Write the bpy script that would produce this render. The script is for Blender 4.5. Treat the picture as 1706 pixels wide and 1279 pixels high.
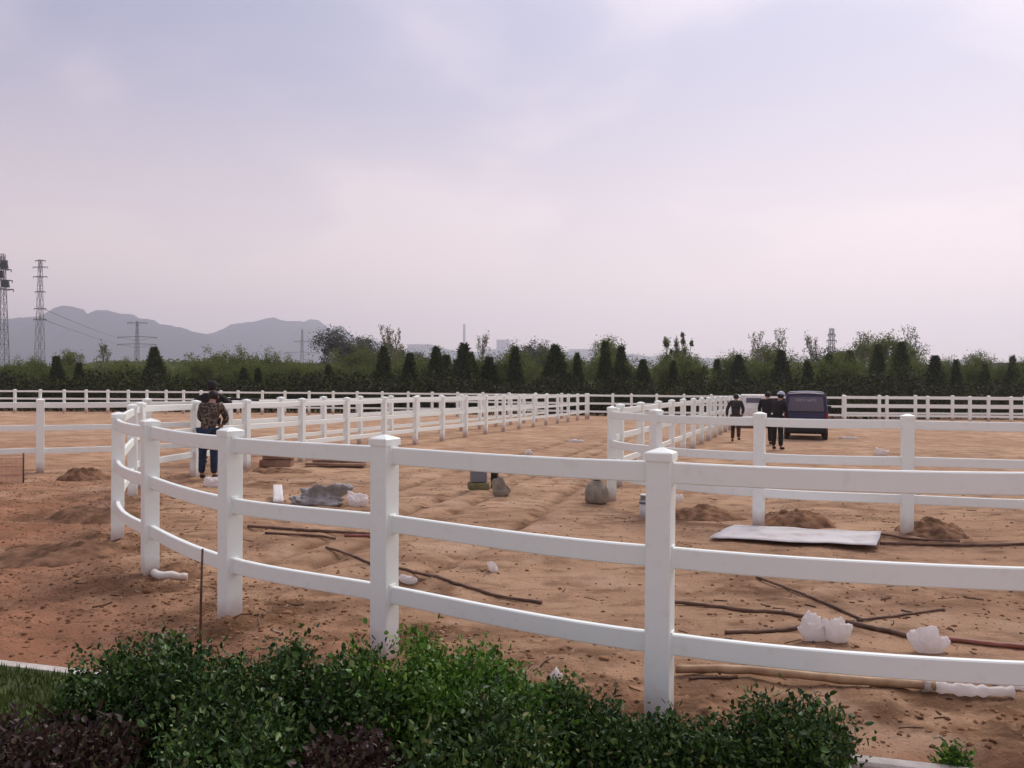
import bpy, bmesh, math, random
import numpy as np
from mathutils import Vector, Matrix, Euler
R = math.radians
random.seed(7); RNG = np.random.default_rng(7)
for o in list(bpy.data.objects): bpy.data.objects.remove(o)
scn = bpy.context.scene
COL = scn.collection

# ------------------------------------------------------------------ camera, world, sun, exposure
EYE = 1.72
cam_d = bpy.data.cameras.new('camera'); cam_d.sensor_width = 36; cam_d.lens = 28.49
cam_d.clip_start = 0.05; cam_d.clip_end = 12000
cam = bpy.data.objects.new('camera', cam_d); COL.objects.link(cam)
cam.location = (0, 0, EYE); cam.rotation_euler = (R(90.0), R(-0.336), 0)
scn.camera = cam

SUN_AZ, SUN_EL = R(35), R(52)             # azimuth measured from the view axis (+Y) towards +X
sun_dir = Vector((math.sin(SUN_AZ)*math.cos(SUN_EL), math.cos(SUN_AZ)*math.cos(SUN_EL), math.sin(SUN_EL)))
world = bpy.data.worlds.new('World'); scn.world = world; world.use_nodes = True
nt = world.node_tree; nt.nodes.clear()
def N(tree, typ, **kw):
    n = tree.nodes.new(typ)
    for k, v in kw.items(): setattr(n, k, v)
    return n
wo = N(nt, 'ShaderNodeOutputWorld')
sky = N(nt, 'ShaderNodeTexSky', sky_type='NISHITA', sun_disc=False)
sky.sun_elevation = SUN_EL; sky.sun_rotation = SUN_AZ; sky.dust_density = 4; sky.air_density = 1.2
bg1 = N(nt, 'ShaderNodeBackground'); bg1.inputs[1].default_value = 0.1
nt.links.new(sky.outputs[0], bg1.inputs[0])
tc = N(nt, 'ShaderNodeTexCoord'); sep = N(nt, 'ShaderNodeSeparateXYZ')
nt.links.new(tc.outputs['Generated'], sep.inputs[0])
def M(tree, op, a, b=None, c=None, clamp=False):
    n = N(tree, 'ShaderNodeMath', operation=op); n.use_clamp = clamp
    for i, v in enumerate((a, b, c)):
        if v is None: continue
        if hasattr(v, 'links'): tree.links.new(v, n.inputs[i])
        else: n.inputs[i].default_value = v
    return n.outputs[0]
def MIXC(tree, fac, a, b, mode='MIX'):
    n = N(tree, 'ShaderNodeMix', data_type='RGBA', blend_type=mode)
    for i, v in ((0, fac), (6, a), (7, b)):
        if hasattr(v, 'links'): tree.links.new(v, n.inputs[i])
        elif i == 0: n.inputs[0].default_value = v
        else: n.inputs[i].default_value = (*v, 1)
    return n.outputs[2]
zc = M(nt, 'MAXIMUM', sep.outputs[2], 0.0)
zd = M(nt, 'ADD', zc, 0.22)
comb = N(nt, 'ShaderNodeCombineXYZ')
nt.links.new(M(nt, 'DIVIDE', sep.outputs[0], zd), comb.inputs[0])
nt.links.new(M(nt, 'DIVIDE', sep.outputs[1], zd), comb.inputs[1])
comb.inputs[2].default_value = 63.37
no = N(nt, 'ShaderNodeTexNoise'); no.inputs['Scale'].default_value = 1.25
no.inputs['Detail'].default_value = 4; no.inputs['Roughness'].default_value = 0.42; no.inputs['Distortion'].default_value = 0.3
nt.links.new(comb.outputs[0], no.inputs['Vector'])
cl = N(nt, 'ShaderNodeMapRange', interpolation_type='SMOOTHERSTEP')
cl.inputs[1].default_value = 0.40; cl.inputs[2].default_value = 0.60
nt.links.new(no.outputs[0], cl.inputs[0])
cloud = MIXC(nt, cl.outputs[0], (0.30, 0.315, 0.475), (0.60, 0.53, 0.615))
el = N(nt, 'ShaderNodeMapRange', interpolation_type='SMOOTHSTEP')
el.inputs[1].default_value = 0.05; el.inputs[2].default_value = 0.42
nt.links.new(zc, el.inputs[0])
skyc = MIXC(nt, el.outputs[0], (0.95, 0.765, 0.74), cloud)
dp = N(nt, 'ShaderNodeVectorMath', operation='DOT_PRODUCT')
nt.links.new(tc.outputs['Generated'], dp.inputs[0]); dp.inputs[1].default_value = sun_dir
glow = M(nt, 'MULTIPLY', M(nt, 'POWER', M(nt, 'MAXIMUM', dp.outputs['Value'], 0.0), 3.0), 0.36)
skyc = MIXC(nt, 1.0, skyc, MIXC(nt, glow, (0, 0, 0), (1.0, 0.93, 0.96)), 'ADD')
bg2 = N(nt, 'ShaderNodeBackground'); bg2.inputs[1].default_value = 0.62
nt.links.new(skyc, bg2.inputs[0])
mx = N(nt, 'ShaderNodeMixShader'); mx.inputs[0].default_value = 0.93
nt.links.new(bg1.outputs[0], mx.inputs[1]); nt.links.new(bg2.outputs[0], mx.inputs[2])
nt.links.new(mx.outputs[0], wo.inputs[0])

sd = bpy.data.lights.new('sun', 'SUN'); sd.energy = 1.5; sd.angle = R(25); sd.color = (1.0, 0.94, 0.84)
sun = bpy.data.objects.new('sun', sd); COL.objects.link(sun)
sun.rotation_euler = sun_dir.to_track_quat('Z', 'Y').to_euler()

scn.view_settings.view_transform = 'Standard'; scn.view_settings.look = 'None'
scn.view_settings.exposure = 0.76; scn.view_settings.gamma = 1.0; scn.view_settings.use_curve_mapping = False
scn.render.engine = 'CYCLES'; scn.cycles.use_denoising = True
scn.cycles.max_bounces = 6; scn.cycles.volume_bounces = 2; scn.cycles.transparent_max_bounces = 8

# ------------------------------------------------------------------ helpers
F = 1350.0
def gz(x, y=None):
    """slow fall of the site away from the camera"""
    t = np.clip((np.asarray(y, float)-12)/33, 0, 1)
    r = -0.15*(3*t*t-2*t**3)
    return r if r.ndim else float(r)
def spot(u, v):
    """ground point (metres) seen in the 1706x1279 photograph at u, v"""
    h = 634.5+0.00586*u; y = 10.0
    for _ in range(12): y = F*(EYE-gz(0, y))/(v-h)
    return Vector(((u-853)/F*y, y, gz(0, y)))
def at(u, y):
    return Vector(((u-853)/F*y, y, gz(0, y)))
def zat(u, v, y):
    """height of a point seen at row v, y metres away"""
    return EYE-(v-634.5-0.00586*u)*y/F
def hash2(ix, iy, s):
    n = (ix.astype(np.int64)*374761393+iy.astype(np.int64)*668265263+s*1442695041) & 0x7fffffff
    n = ((n ^ (n >> 13))*1274126177) & 0x7fffffff
    return ((n ^ (n >> 16)) & 0xffff)/65535.0
def vnoise(x, y, s=0):
    x = np.asarray(x, float); y = np.asarray(y, float)
    ix = np.floor(x); iy = np.floor(y); fx = x-ix; fy = y-iy
    fx = fx*fx*(3-2*fx); fy = fy*fy*(3-2*fy)
    a = hash2(ix, iy, s); b = hash2(ix+1, iy, s); c = hash2(ix, iy+1, s); d = hash2(ix+1, iy+1, s)
    return (a*(1-fx)+b*fx)*(1-fy)+(c*(1-fx)+d*fx)*fy
def fbm(x, y, o=4, s=0):
    r = 0; a = 0.5
    for k in range(o):
        r = r+a*(vnoise(x*2**k, y*2**k, s+k*17)-0.5); a *= 0.5
    return r
def mesh_arrays(name, verts, faces, smooth=False):
    """verts (N,3); faces (M,k) same k"""
    verts = np.ascontiguousarray(verts, np.float32); faces = np.ascontiguousarray(faces, np.int32)
    me = bpy.data.meshes.new(name); m, k = faces.shape
    me.vertices.add(len(verts)); me.vertices.foreach_set('co', verts.ravel())
    me.loops.add(m*k); me.loops.foreach_set('vertex_index', faces.ravel())
    me.polygons.add(m); me.polygons.foreach_set('loop_start', np.arange(0, m*k, k, dtype=np.int32))
    if smooth: me.polygons.foreach_set('use_smooth', np.ones(m, bool))
    me.update(calc_edges=True); me.validate()
    return me
def obj(name, me, mat=None, parent=None, loc=None, rz=None):
    if isinstance(me, bmesh.types.BMesh):
        b = me; me = bpy.data.meshes.new(name); b.to_mesh(me); b.free()
    o = bpy.data.objects.new(name, me); COL.objects.link(o)
    if mat is not None and len(me.materials) == 0: me.materials.append(mat)
    if parent is not None: o.parent = parent
    if loc is not None: o.location = loc
    if rz is not None: o.rotation_euler[2] = rz
    return o
def thing(name, label, cat, loc=(0, 0, 0), rz=0, group=None):
    o = bpy.data.objects.new(name, None); COL.objects.link(o)
    o.location = loc; o.rotation_euler[2] = rz; o.empty_display_size = 0.2
    return tag(o, label, cat, group)
def tag(o, label, cat=None, group=None, kind=None):
    o['label'] = label
    if cat: o['category'] = cat
    if group: o['group'] = group
    if kind: o['kind'] = kind
    return o
def copy_tree(o, parent=None):
    c = o.copy(); COL.objects.link(c); c.parent = parent
    for ch in list(o.children): copy_tree(ch, c)
    return c
def box(bm, c, s, rot=None):
    r = bmesh.ops.create_cube(bm, size=1)
    mt = Matrix.Translation(c) @ (rot.to_4x4() if rot else Matrix()) @ Matrix.Diagonal((*s, 1))
    bmesh.ops.transform(bm, matrix=mt, verts=r['verts']); return r['verts']
def box_bm(c, s, bevel=0.0, seg=1):
    bm = bmesh.new(); box(bm, c, s)
    if bevel: bmesh.ops.bevel(bm, geom=bm.edges[:], offset=bevel, segments=seg, affect='EDGES', profile=0.6)
    return bm
def tube(pts, rad, n=7, caps=True, bm=None):
    """tube along a polyline, radius per point"""
    own = bm is None
    if own: bm = bmesh.new()
    pts = [Vector(p) for p in pts]
    if not hasattr(rad, '__len__'): rad = [rad]*len(pts)
    rings = []; up = Vector((0, 0, 1))
    for i, p in enumerate(pts):
        t = (pts[min(i+1, len(pts)-1)]-pts[max(i-1, 0)]).normalized()
        a = t.cross(up)
        if a.length < 0.05: a = t.cross(Vector((1, 0, 0)))
        a.normalize(); b = a.cross(t)
        rings.append([bm.verts.new(p+(a*math.cos(k*2*math.pi/n)+b*math.sin(k*2*math.pi/n))*rad[i]) for k in range(n)])
    for r0, r1 in zip(rings, rings[1:]):
        for k in range(n):
            f = bm.faces.new((r0[k], r0[(k+1) % n], r1[(k+1) % n], r1[k])); f.smooth = True
    if caps:
        bm.faces.new(rings[0][::-1]); bm.faces.new(rings[-1])
    return bm
def catmull(pts, n=8):
    pts = [Vector(p) for p in pts]; out = []
    q = [pts[0]*2-pts[1]]+pts+[pts[-1]*2-pts[-2]]
    for i in range(1, len(q)-2):
        p0, p1, p2, p3 = q[i-1:i+3]
        for k in range(n):
            t = k/n
            out.append(0.5*((2*p1)+(p2-p0)*t+(2*p0-5*p1+4*p2-p3)*t*t+(-p0+3*p1-3*p2+p3)*t**3))
    out.append(pts[-1]); return out
def recalc(bm):
    bmesh.ops.recalc_face_normals(bm, faces=bm.faces[:]); return bm

# ------------------------------------------------------------------ materials
def mat(name, col, rough=0.7, col2=None, nscale=5.0, lo=0.35, hi=0.65, bump=0.0, bscale=40.0, island=None, spec=0.3,
        metal=0.0, trans=0.0, detail=5.0, coords='Object', sheen=0.0):
    m = bpy.data.materials.new(name); m.use_nodes = True; t = m.node_tree
    p = t.nodes['Principled BSDF']; p.inputs['Roughness'].default_value = rough
    p.inputs['Specular IOR Level'].default_value = spec; p.inputs['Metallic'].default_value = metal
    c = None
    tcn = N(t, 'ShaderNodeTexCoord')
    if col2 is not None:
        n = N(t, 'ShaderNodeTexNoise'); n.inputs['Scale'].default_value = nscale; n.inputs['Detail'].default_value = detail
        t.links.new(tcn.outputs[coords], n.inputs['Vector'])
        r = N(t, 'ShaderNodeMapRange', interpolation_type='SMOOTHSTEP'); r.inputs[1].default_value = lo; r.inputs[2].default_value = hi
        t.links.new(n.outputs[0], r.inputs[0]); c = MIXC(t, r.outputs[0], col, col2)
    if island is not None:
        g = N(t, 'ShaderNodeNewGeometry'); ramp = N(t, 'ShaderNodeValToRGB')
        el_ = ramp.color_ramp.elements
        while len(el_) < len(island): el_.new(0.5)
        for i, (pos, cc) in enumerate(island): el_[i].position = pos; el_[i].color = (*cc, 1)
        t.links.new(g.outputs['Random Per Island'], ramp.inputs[0]); c = ramp.outputs[0]
    if c is not None: t.links.new(c, p.inputs['Base Color'])
    else: p.inputs['Base Color'].default_value = (*col, 1)
    if bump:
        n2 = N(t, 'ShaderNodeTexNoise'); n2.inputs['Scale'].default_value = bscale; n2.inputs['Detail'].default_value = 6
        t.links.new(tcn.outputs[coords], n2.inputs['Vector'])
        b = N(t, 'ShaderNodeBump'); b.inputs['Strength'].default_value = bump; b.inputs['Distance'].default_value = 0.02
        t.links.new(n2.outputs[0], b.inputs['Height']); t.links.new(b.outputs[0], p.inputs['Normal'])
    if trans:
        tr = N(t, 'ShaderNodeBsdfTranslucent'); ms = N(t, 'ShaderNodeMixShader'); ms.inputs[0].default_value = trans
        if c is not None: t.links.new(c, tr.inputs[0])
        else: tr.inputs[0].default_value = (*col, 1)
        t.links.new(p.outputs[0], ms.inputs[1]); t.links.new(tr.outputs[0], ms.inputs[2])
        t.links.new(ms.outputs[0], t.nodes['Material Output'].inputs[0])
    return m

def vinyl_material():
    m = bpy.data.materials.new('white_vinyl'); m.use_nodes = True; t = m.node_tree; p = t.nodes['Principled BSDF']
    g = N(t, 'ShaderNodeNewGeometry'); sp = N(t, 'ShaderNodeSeparateXYZ'); t.links.new(g.outputs['Position'], sp.inputs[0])
    n = N(t, 'ShaderNodeTexNoise'); n.inputs['Scale'].default_value = 3.2; n.inputs['Detail'].default_value = 6
    n.inputs['Roughness'].default_value = 0.65; t.links.new(g.outputs['Position'], n.inputs['Vector'])
    # mud splashed on the foot of the posts
    mud = M(t, 'MULTIPLY', M(t, 'SUBTRACT', M(t, 'ADD', 0.07, M(t, 'MULTIPLY', n.outputs[0], 0.28)), sp.outputs[2]), 5.0, clamp=True)
    mud = M(t, 'MULTIPLY', mud, 0.8)
    n3 = N(t, 'ShaderNodeTexNoise'); n3.inputs['Scale'].default_value = 14; n3.inputs['Detail'].default_value = 6
    t.links.new(g.outputs['Position'], n3.inputs['Vector'])
    sm = N(t, 'ShaderNodeMapRange', interpolation_type='SMOOTHSTEP'); sm.inputs[1].default_value = 0.55; sm.inputs[2].default_value = 0.78
    sm.inputs[4].default_value = 0.22
    t.links.new(n3.outputs[0], sm.inputs[0])
    c = MIXC(t, n.outputs[0], (0.80, 0.865, 0.835), (0.855, 0.92, 0.885))
    c = MIXC(t, sm.outputs[0], c, (0.62, 0.56, 0.50))
    c = MIXC(t, mud, c, (0.36, 0.2, 0.13))
    t.links.new(c, p.inputs['Base Color']); p.inputs['Roughness'].default_value = 0.38; p.inputs['Specular IOR Level'].default_value = 0.4
    return m

def soil_material():
    m = bpy.data.materials.new('bare_soil'); m.use_nodes = True; t = m.node_tree; p = t.nodes['Principled BSDF']
    g = N(t, 'ShaderNodeNewGeometry'); pos = g.outputs['Position']
    def nz(scale, detail=5, rough=0.55, stretch=None):
        n = N(t, 'ShaderNodeTexNoise'); n.inputs['Scale'].default_value = scale; n.inputs['Detail'].default_value = detail
        n.inputs['Roughness'].default_value = rough
        if stretch:
            mp = N(t, 'ShaderNodeMapping'); mp.inputs['Scale'].default_value = stretch; t.links.new(pos, mp.inputs[0]); t.links.new(mp.outputs[0], n.inputs['Vector'])
        else: t.links.new(pos, n.inputs['Vector'])
        return n.outputs[0]
    def rng(v, a, b, lo=0.0, hi=1.0):
        r = N(t, 'ShaderNodeMapRange', interpolation_type='SMOOTHSTEP')
        for i, q in ((1, a), (2, b), (3, lo), (4, hi)): r.inputs[i].default_value = q
        t.links.new(v, r.inputs[0]); return r.outputs[0]
    ar = N(t, 'ShaderNodeAttribute', attribute_name='red'); ad = N(t, 'ShaderNodeAttribute', attribute_name='damp')
    ag = N(t, 'ShaderNodeAttribute', attribute_name='grass')
    tan = MIXC(t, rng(nz(0.55), 0.35, 0.68), (0.41, 0.255, 0.158), (0.53, 0.345, 0.222))
    red = MIXC(t, rng(nz(0.9), 0.35, 0.65), (0.35, 0.162, 0.09), (0.47, 0.232, 0.138))
    c = MIXC(t, ar.outputs['Fac'], tan, red)
    damp_shade_col = MIXC(t, rng(nz(3.0), 0.4, 0.62), (0.13, 0.068, 0.036), (0.21, 0.11, 0.058))  # dark soil: damp patches, plus shade painted into ruts and round posts
    c = MIXC(t, M(t, 'MULTIPLY', ad.outputs['Fac'], rng(nz(2.2, 7, 0.62), 0.38, 0.58)), c, damp_shade_col)
    c = MIXC(t, M(t, 'MULTIPLY', rng(nz(2.6, 9, 0.70, (0.8, 1.6, 1)), 0.47, 0.66), 0.65), c, (0.15, 0.08, 0.044))
    c = MIXC(t, M(t, 'MULTIPLY', rng(nz(24.0, 6, 0.7), 0.57, 0.72), 0.5), c, (0.46, 0.34, 0.23))
    c = MIXC(t, M(t, 'MULTIPLY', rng(nz(1.15, 8, 0.66, (1.0, 1.7, 1)), 0.50, 0.62), 0.55), c, (0.215, 0.118, 0.072))
    c = MIXC(t, M(t, 'MULTIPLY', rng(nz(0.8, 6, 0.6), 0.54, 0.66), 0.5), c, (0.55, 0.385, 0.275))
    gr = MIXC(t, rng(nz(0.35), 0.35, 0.65), (0.045, 0.058, 0.018), (0.10, 0.11, 0.035))
    c = MIXC(t, ag.outputs['Fac'], c, gr)
    t.links.new(c, p.inputs['Base Color']); p.inputs['Roughness'].default_value = 0.95; p.inputs['Specular IOR Level'].default_value = 0.12
    b1 = N(t, 'ShaderNodeBump'); b1.inputs['Strength'].default_value = 1.0; b1.inputs['Distance'].default_value = 0.045
    t.links.new(nz(9.0, 9, 0.68), b1.inputs['Height'])
    b2 = N(t, 'ShaderNodeBump'); b2.inputs['Strength'].default_value = 0.9; b2.inputs['Distance'].default_value = 0.02
    t.links.new(nz(55.0, 6, 0.7), b2.inputs['Height']); t.links.new(b1.outputs[0], b2.inputs['Normal'])
    t.links.new(b2.outputs[0], p.inputs['Normal'])
    return m
MV = vinyl_material(); MSOIL = soil_material()
MCLOD = mat('soil_clod', (0.25, 0.12, 0.075), 0.95, bump=0.7, bscale=30, spec=0.1,
            island=[(0, (0.14, 0.07, 0.038)), (0.5, (0.21, 0.11, 0.06)), (0.9, (0.28, 0.155, 0.088)), (1.0, (0.38, 0.26, 0.17))])
MMOUND = mat('heaped_earth', (0.12, 0.068, 0.04), 0.95, (0.25, 0.14, 0.085), 7, bump=1.0, bscale=14, spec=0.1)
MCONC = mat('kerb_concrete', (0.46, 0.42, 0.38), 0.9, (0.6, 0.56, 0.52), 6, bump=0.4, bscale=60, spec=0.15)
MWPLAS = mat('white_plastic_film', (0.86, 0.83, 0.84), 0.35, (0.74, 0.69, 0.67), 4, trans=0.55, bump=0.8, bscale=18)
MBOARD = mat('white_board', (0.60, 0.58, 0.58), 0.6, (0.46, 0.41, 0.38), 4, lo=0.45, hi=0.75)
MGTARP = mat('grey_tarp', (0.20, 0.19, 0.185), 0.6, (0.34, 0.33, 0.32), 6, bump=0.6, bscale=20)
MSTICK = mat('dark_stick', (0.085, 0.05, 0.038), 0.8, (0.16, 0.09, 0.06), 9)
MBAMBOO = mat('bamboo', (0.42, 0.28, 0.17), 0.55, (0.29, 0.175, 0.10), 8)
MHOSE = mat('red_brown_hose', (0.20, 0.06, 0.045), 0.5, (0.28, 0.11, 0.08), 5)
MRUST = mat('rusty_bar', (0.075, 0.045, 0.035), 0.75, (0.15, 0.075, 0.05), 20)
MSACK = mat('olive_sack', (0.21, 0.19, 0.15), 0.9, (0.31, 0.28, 0.22), 9, bump=0.5, bscale=40)
MGREY = mat('grey_plastic', (0.17, 0.18, 0.2), 0.5); MBLACK = mat('black_plastic', (0.012, 0.012, 0.014), 0.5)
MOLIVE = mat('olive_canvas', (0.14, 0.13, 0.055), 0.85, (0.2, 0.18, 0.09), 8)
MCARD = mat('brown_carton', (0.23, 0.155, 0.115), 0.9, (0.30, 0.21, 0.16), 4)
MTIMBER = mat('rough_timber', (0.20, 0.11, 0.075), 0.85, (0.30, 0.185, 0.125), 4, bump=0.4)
MNET = mat('pale_orange_net', (0.55, 0.33, 0.24), 0.8)
MBARK = mat('bark', (0.075, 0.055, 0.042), 0.9, (0.13, 0.10, 0.08), 6)
MPALEBARK = mat('pale_bark', (0.24, 0.22, 0.19), 0.9, (0.14, 0.12, 0.10), 6)
MCONIF = mat('arborvitae_foliage', (0.03, 0.045, 0.02), 0.8, spec=0.15, trans=0.15,
             island=[(0, (0.024, 0.042, 0.009)), (0.6, (0.046, 0.076, 0.016)), (1, (0.09, 0.13, 0.03))])
MLEAF = mat('broadleaf_foliage', (0.06, 0.07, 0.03), 0.75, spec=0.2, trans=0.25,
            island=[(0, (0.055, 0.08, 0.014)), (0.6, (0.105, 0.145, 0.027)), (1, (0.18, 0.215, 0.046))])
MSPRING = mat('young_foliage', (0.1, 0.12, 0.04), 0.75, spec=0.2, trans=0.3,
              island=[(0, (0.075, 0.10, 0.02)), (0.6, (0.13, 0.16, 0.034)), (1, (0.20, 0.22, 0.06))])
MGREYLEAF = mat('grey_green_foliage', (0.1, 0.12, 0.09), 0.8, spec=0.2, trans=0.2,
                island=[(0, (0.05, 0.06, 0.045)), (0.6, (0.085, 0.10, 0.075)), (1, (0.14, 0.15, 0.115))])
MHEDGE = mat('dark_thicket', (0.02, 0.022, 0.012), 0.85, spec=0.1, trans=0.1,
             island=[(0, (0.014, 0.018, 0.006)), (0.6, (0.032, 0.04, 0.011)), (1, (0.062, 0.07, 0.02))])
MSHRUB = mat('glossy_shrub_leaf', (0.05, 0.1, 0.03), 0.42, spec=0.35, trans=0.12,
             island=[(0, (0.014, 0.036, 0.008)), (0.5, (0.032, 0.078, 0.015)), (0.85, (0.065, 0.14, 0.028)), (0.97, (0.14, 0.21, 0.05)), (1, (0.28, 0.26, 0.13))])
MSHRUB2 = mat('brighter_shrub_leaf', (0.06, 0.12, 0.03), 0.42, spec=0.35, trans=0.18,
              island=[(0, (0.03, 0.08, 0.009)), (0.5, (0.065, 0.165, 0.018)), (0.88, (0.13, 0.27, 0.034)), (1, (0.26, 0.36, 0.08))])
MPLUM = mat('plum_leaf', (0.06, 0.03, 0.03), 0.5, spec=0.35, trans=0.2,
            island=[(0, (0.028, 0.013, 0.013)), (0.5, (0.05, 0.024, 0.021)), (0.85, (0.065, 0.042, 0.024)), (1, (0.05, 0.075, 0.026))])
MTWIG = mat('shrub_twig', (0.07, 0.05, 0.035), 0.85)
MGRASS = mat('lawn_blades', (0.06, 0.1, 0.02), 0.7, spec=0.2, trans=0.25,
             island=[(0, (0.04, 0.065, 0.013)), (0.6, (0.07, 0.10, 0.02)), (1, (0.12, 0.14, 0.04))])
MROCK = mat('mountain_rock', (0.03, 0.036, 0.06), 0.95, (0.02, 0.03, 0.04), 0.006, lo=0.4, hi=0.6)
MSTEEL = mat('galvanised_steel', (0.14, 0.135, 0.14), 0.6, metal=0.3)
MBERM = mat('grassed_bank', (0.055, 0.068, 0.022), 0.95, (0.085, 0.092, 0.034), 0.25, spec=0.1)
MFARBLD = mat('far_render', (0.2, 0.2, 0.21), 0.9); MDARKWIN = mat('far_window', (0.06, 0.065, 0.08), 0.3)

# ------------------------------------------------------------------ ground
def axis(fine, lim_f, grow, lim):
    a = [0.0]; d = fine
    while a[-1] < lim:
        if a[-1] > lim_f: d *= grow
        a.append(a[-1]+d)
    a[-1] = lim; return a
xp = axis(0.05, 6.0, 1.09, 3800); xs = np.array([-v for v in xp[:0:-1]]+xp)
ys = []; v = -40.0
while v < 3580:
    ys.append(v)
    if v < 1.2: d = max(0.05, (1.2-v)*0.35)
    elif v < 9: d = 0.045
    elif v < 20: d = 0.045+0.008*(v-9)
    else: d = d*1.09
    v += d
ys = np.array(ys+[3580.0])
X, Y = np.meshgrid(xs, ys)
# posts of the near fence, in metres, from the photograph
NEAR = [(5.95, 3.95), (4.2, 3.62), (2.46, 3.68)]+[tuple(spot(u, v)[:2]) for u, v in
        ((1101, 1205), (643, 1098), (385, 1037), (252, 963), (197, 906), (222, 832))]
NEAR += [(-5.95, 13.0)]
e0 = spot(326, 795); NEAR.append((e0.x, e0.y))
e1 = spot(411, 783); NEAR.append((e1.x, e1.y))
dirL = Vector((0.318, 0.948)); q = Vector((e1.x, e1.y))
while q.y < 43.3:
    q = q+dirL*1.93; NEAR.append((q.x, q.y))
NEAR_PATH = [Vector((*p, 0)) for p in NEAR]
# which side of the near fence a point is on (outside = red subsoil)
line = catmull(NEAR_PATH[:12], 5)
lx = np.array([p.x for p in line]); ly = np.array([p.y for p in line])
near_m = (np.abs(X) < 16) & (Y > 0.5) & (Y < 24)
dist = np.full(X.shape, 9.0); xf = X[near_m]; yf = Y[near_m]
dd = np.full(xf.shape, 99.0); side = np.zeros(xf.shape)
for i in range(len(lx)-1):
    ax, ay, bx, by = lx[i], ly[i], lx[i+1], ly[i+1]
    L2 = (bx-ax)**2+(by-ay)**2
    tt = np.clip(((xf-ax)*(bx-ax)+(yf-ay)*(by-ay))/L2, 0, 1)
    d2 = np.hypot(xf-ax-tt*(bx-ax), yf-ay-tt*(by-ay)); s = (bx-ax)*(yf-ay)-(by-ay)*(xf-ax)
    up = d2 < dd; dd = np.where(up, d2, dd); side = np.where(up, np.sign(s), side)
sdist = np.full(X.shape, 6.0); sdist[near_m] = dd*-side        # > 0 inside the arena
n1 = fbm(X*0.9, Y*0.9, 5, 3); n2 = fbm(X*3.1, Y*3.1, 4, 9); n3 = fbm(X*9, Y*9, 3, 21)
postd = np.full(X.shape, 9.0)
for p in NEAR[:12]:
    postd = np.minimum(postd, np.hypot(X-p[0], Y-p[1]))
outside = 1/(1+np.exp((sdist+0.1+n1*1.5)*2.2))
left_far = np.clip((Y-11)/4, 0, 1); outside = outside*(1-0.75*left_far)
rough = 0.35+0.9*outside+0.9*np.exp(-(postd/0.6)**2)+0.5*np.exp(-(sdist/0.7)**2)
near_w = np.clip(1.35-Y/40, 0, 1)
Z = gz(0, Y)+near_w*(0.05*n1+rough*(0.045*n2+0.03*np.abs(n3)))
Z += 0.075*np.exp(-(postd/0.30)**2)*(0.6+1.2*n2+n3)
rdg = 1-2*np.abs(fbm(X*2.3+5, Y*2.3, 5, 44)); Z += near_w*(0.25+0.75*np.clip(outside+np.exp(-(postd/0.8)**2), 0, 1))*0.05*(rdg**3-0.5)
lane = (X+0.9-0.30*(Y-12))+0.5*fbm(X*0.3, Y*0.3, 2, 13)
rut = sum(np.exp(-((lane-c_)/0.10)**2) for c_ in (-1.3, -0.1, 0.45, 1.6))*np.clip((Y-5)/2, 0, 1)*np.clip((34-Y)/8, 0, 1)*np.clip(sdist-0.3, 0, 1)
Z -= 0.05*rut*(0.6+1.2*np.abs(n2)*2)
Z += 0.012*np.clip(sdist, 0, 1)*near_w*fbm(X*5, Y*5, 3, 77)*2
Z = np.where(Y > 60, gz(0, Y), Z)
kerb_y = 4.13-0.262*X                                          # the kerb line
Z = np.where(Y < kerb_y-0.02, np.minimum(Z, 0.0)-0.01, Z)
def ground_z(x, y):
    i = int(np.clip(np.searchsorted(xs, x)-1, 0, len(xs)-2)); j = int(np.clip(np.searchsorted(ys, y)-1, 0, len(ys)-2))
    fx = (x-xs[i])/(xs[i+1]-xs[i]); fy = (y-ys[j])/(ys[j+1]-ys[j])
    return float((Z[j, i]*(1-fx)+Z[j, i+1]*fx)*(1-fy)+(Z[j+1, i]*(1-fx)+Z[j+1, i+1]*fx)*fy)
nx, ny = len(xs), len(ys)
idx = np.arange(nx*ny).reshape(ny, nx)
quads = np.stack([idx[:-1, :-1], idx[:-1, 1:], idx[1:, 1:], idx[1:, :-1]], -1).reshape(-1, 4)
gme = mesh_arrays('ground', np.stack([X, Y, Z], -1).reshape(-1, 3), quads, True)
red = np.clip(outside*1.0+0.25*np.exp(-((X-6)/4)**2-((Y-7)/3)**2), 0, 1)
damp = np.clip(0.12-0.2*outside+1.7*n1+1.3*fbm(X*0.35+9, Y*0.6, 3, 90)+0.7*np.exp(-(postd/0.55)**2)+0.2*np.exp(-(sdist/0.5)**2), 0, 1)*np.clip(1.4-Y/30, 0.15, 1)  # post term: dug damp soil plus contact shade painted round the feet
for bu, bv_, rx_, ry_ in ((150, 862, .75, .45), (105, 918, .8, .4), (60, 835, .6, .5), (290, 985, .55, .25), (440, 1010, .5, .3), (560, 1050, .5, .25), (720, 1062, .5, .22), (930, 1092, .55, .2),
                          (1300, 1190, .5, .16), (1620, 1205, .5, .16), (450, 805, 1.0, .5), (560, 772, 1.2, .6), (540, 850, .8, .35), (1230, 985, .4, .2), (1560, 905, .8, .3), (760, 985, .5, .2), (300, 1060, .5, .2), (1420, 1050, .5, .15), (20, 1010, .4, .2)):
    bc = spot(bu, bv_); damp = np.clip(damp+0.75*np.exp(-((X-bc.x)/rx_)**2-((Y-bc.y)/ry_)**2), 0, 1)
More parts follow.
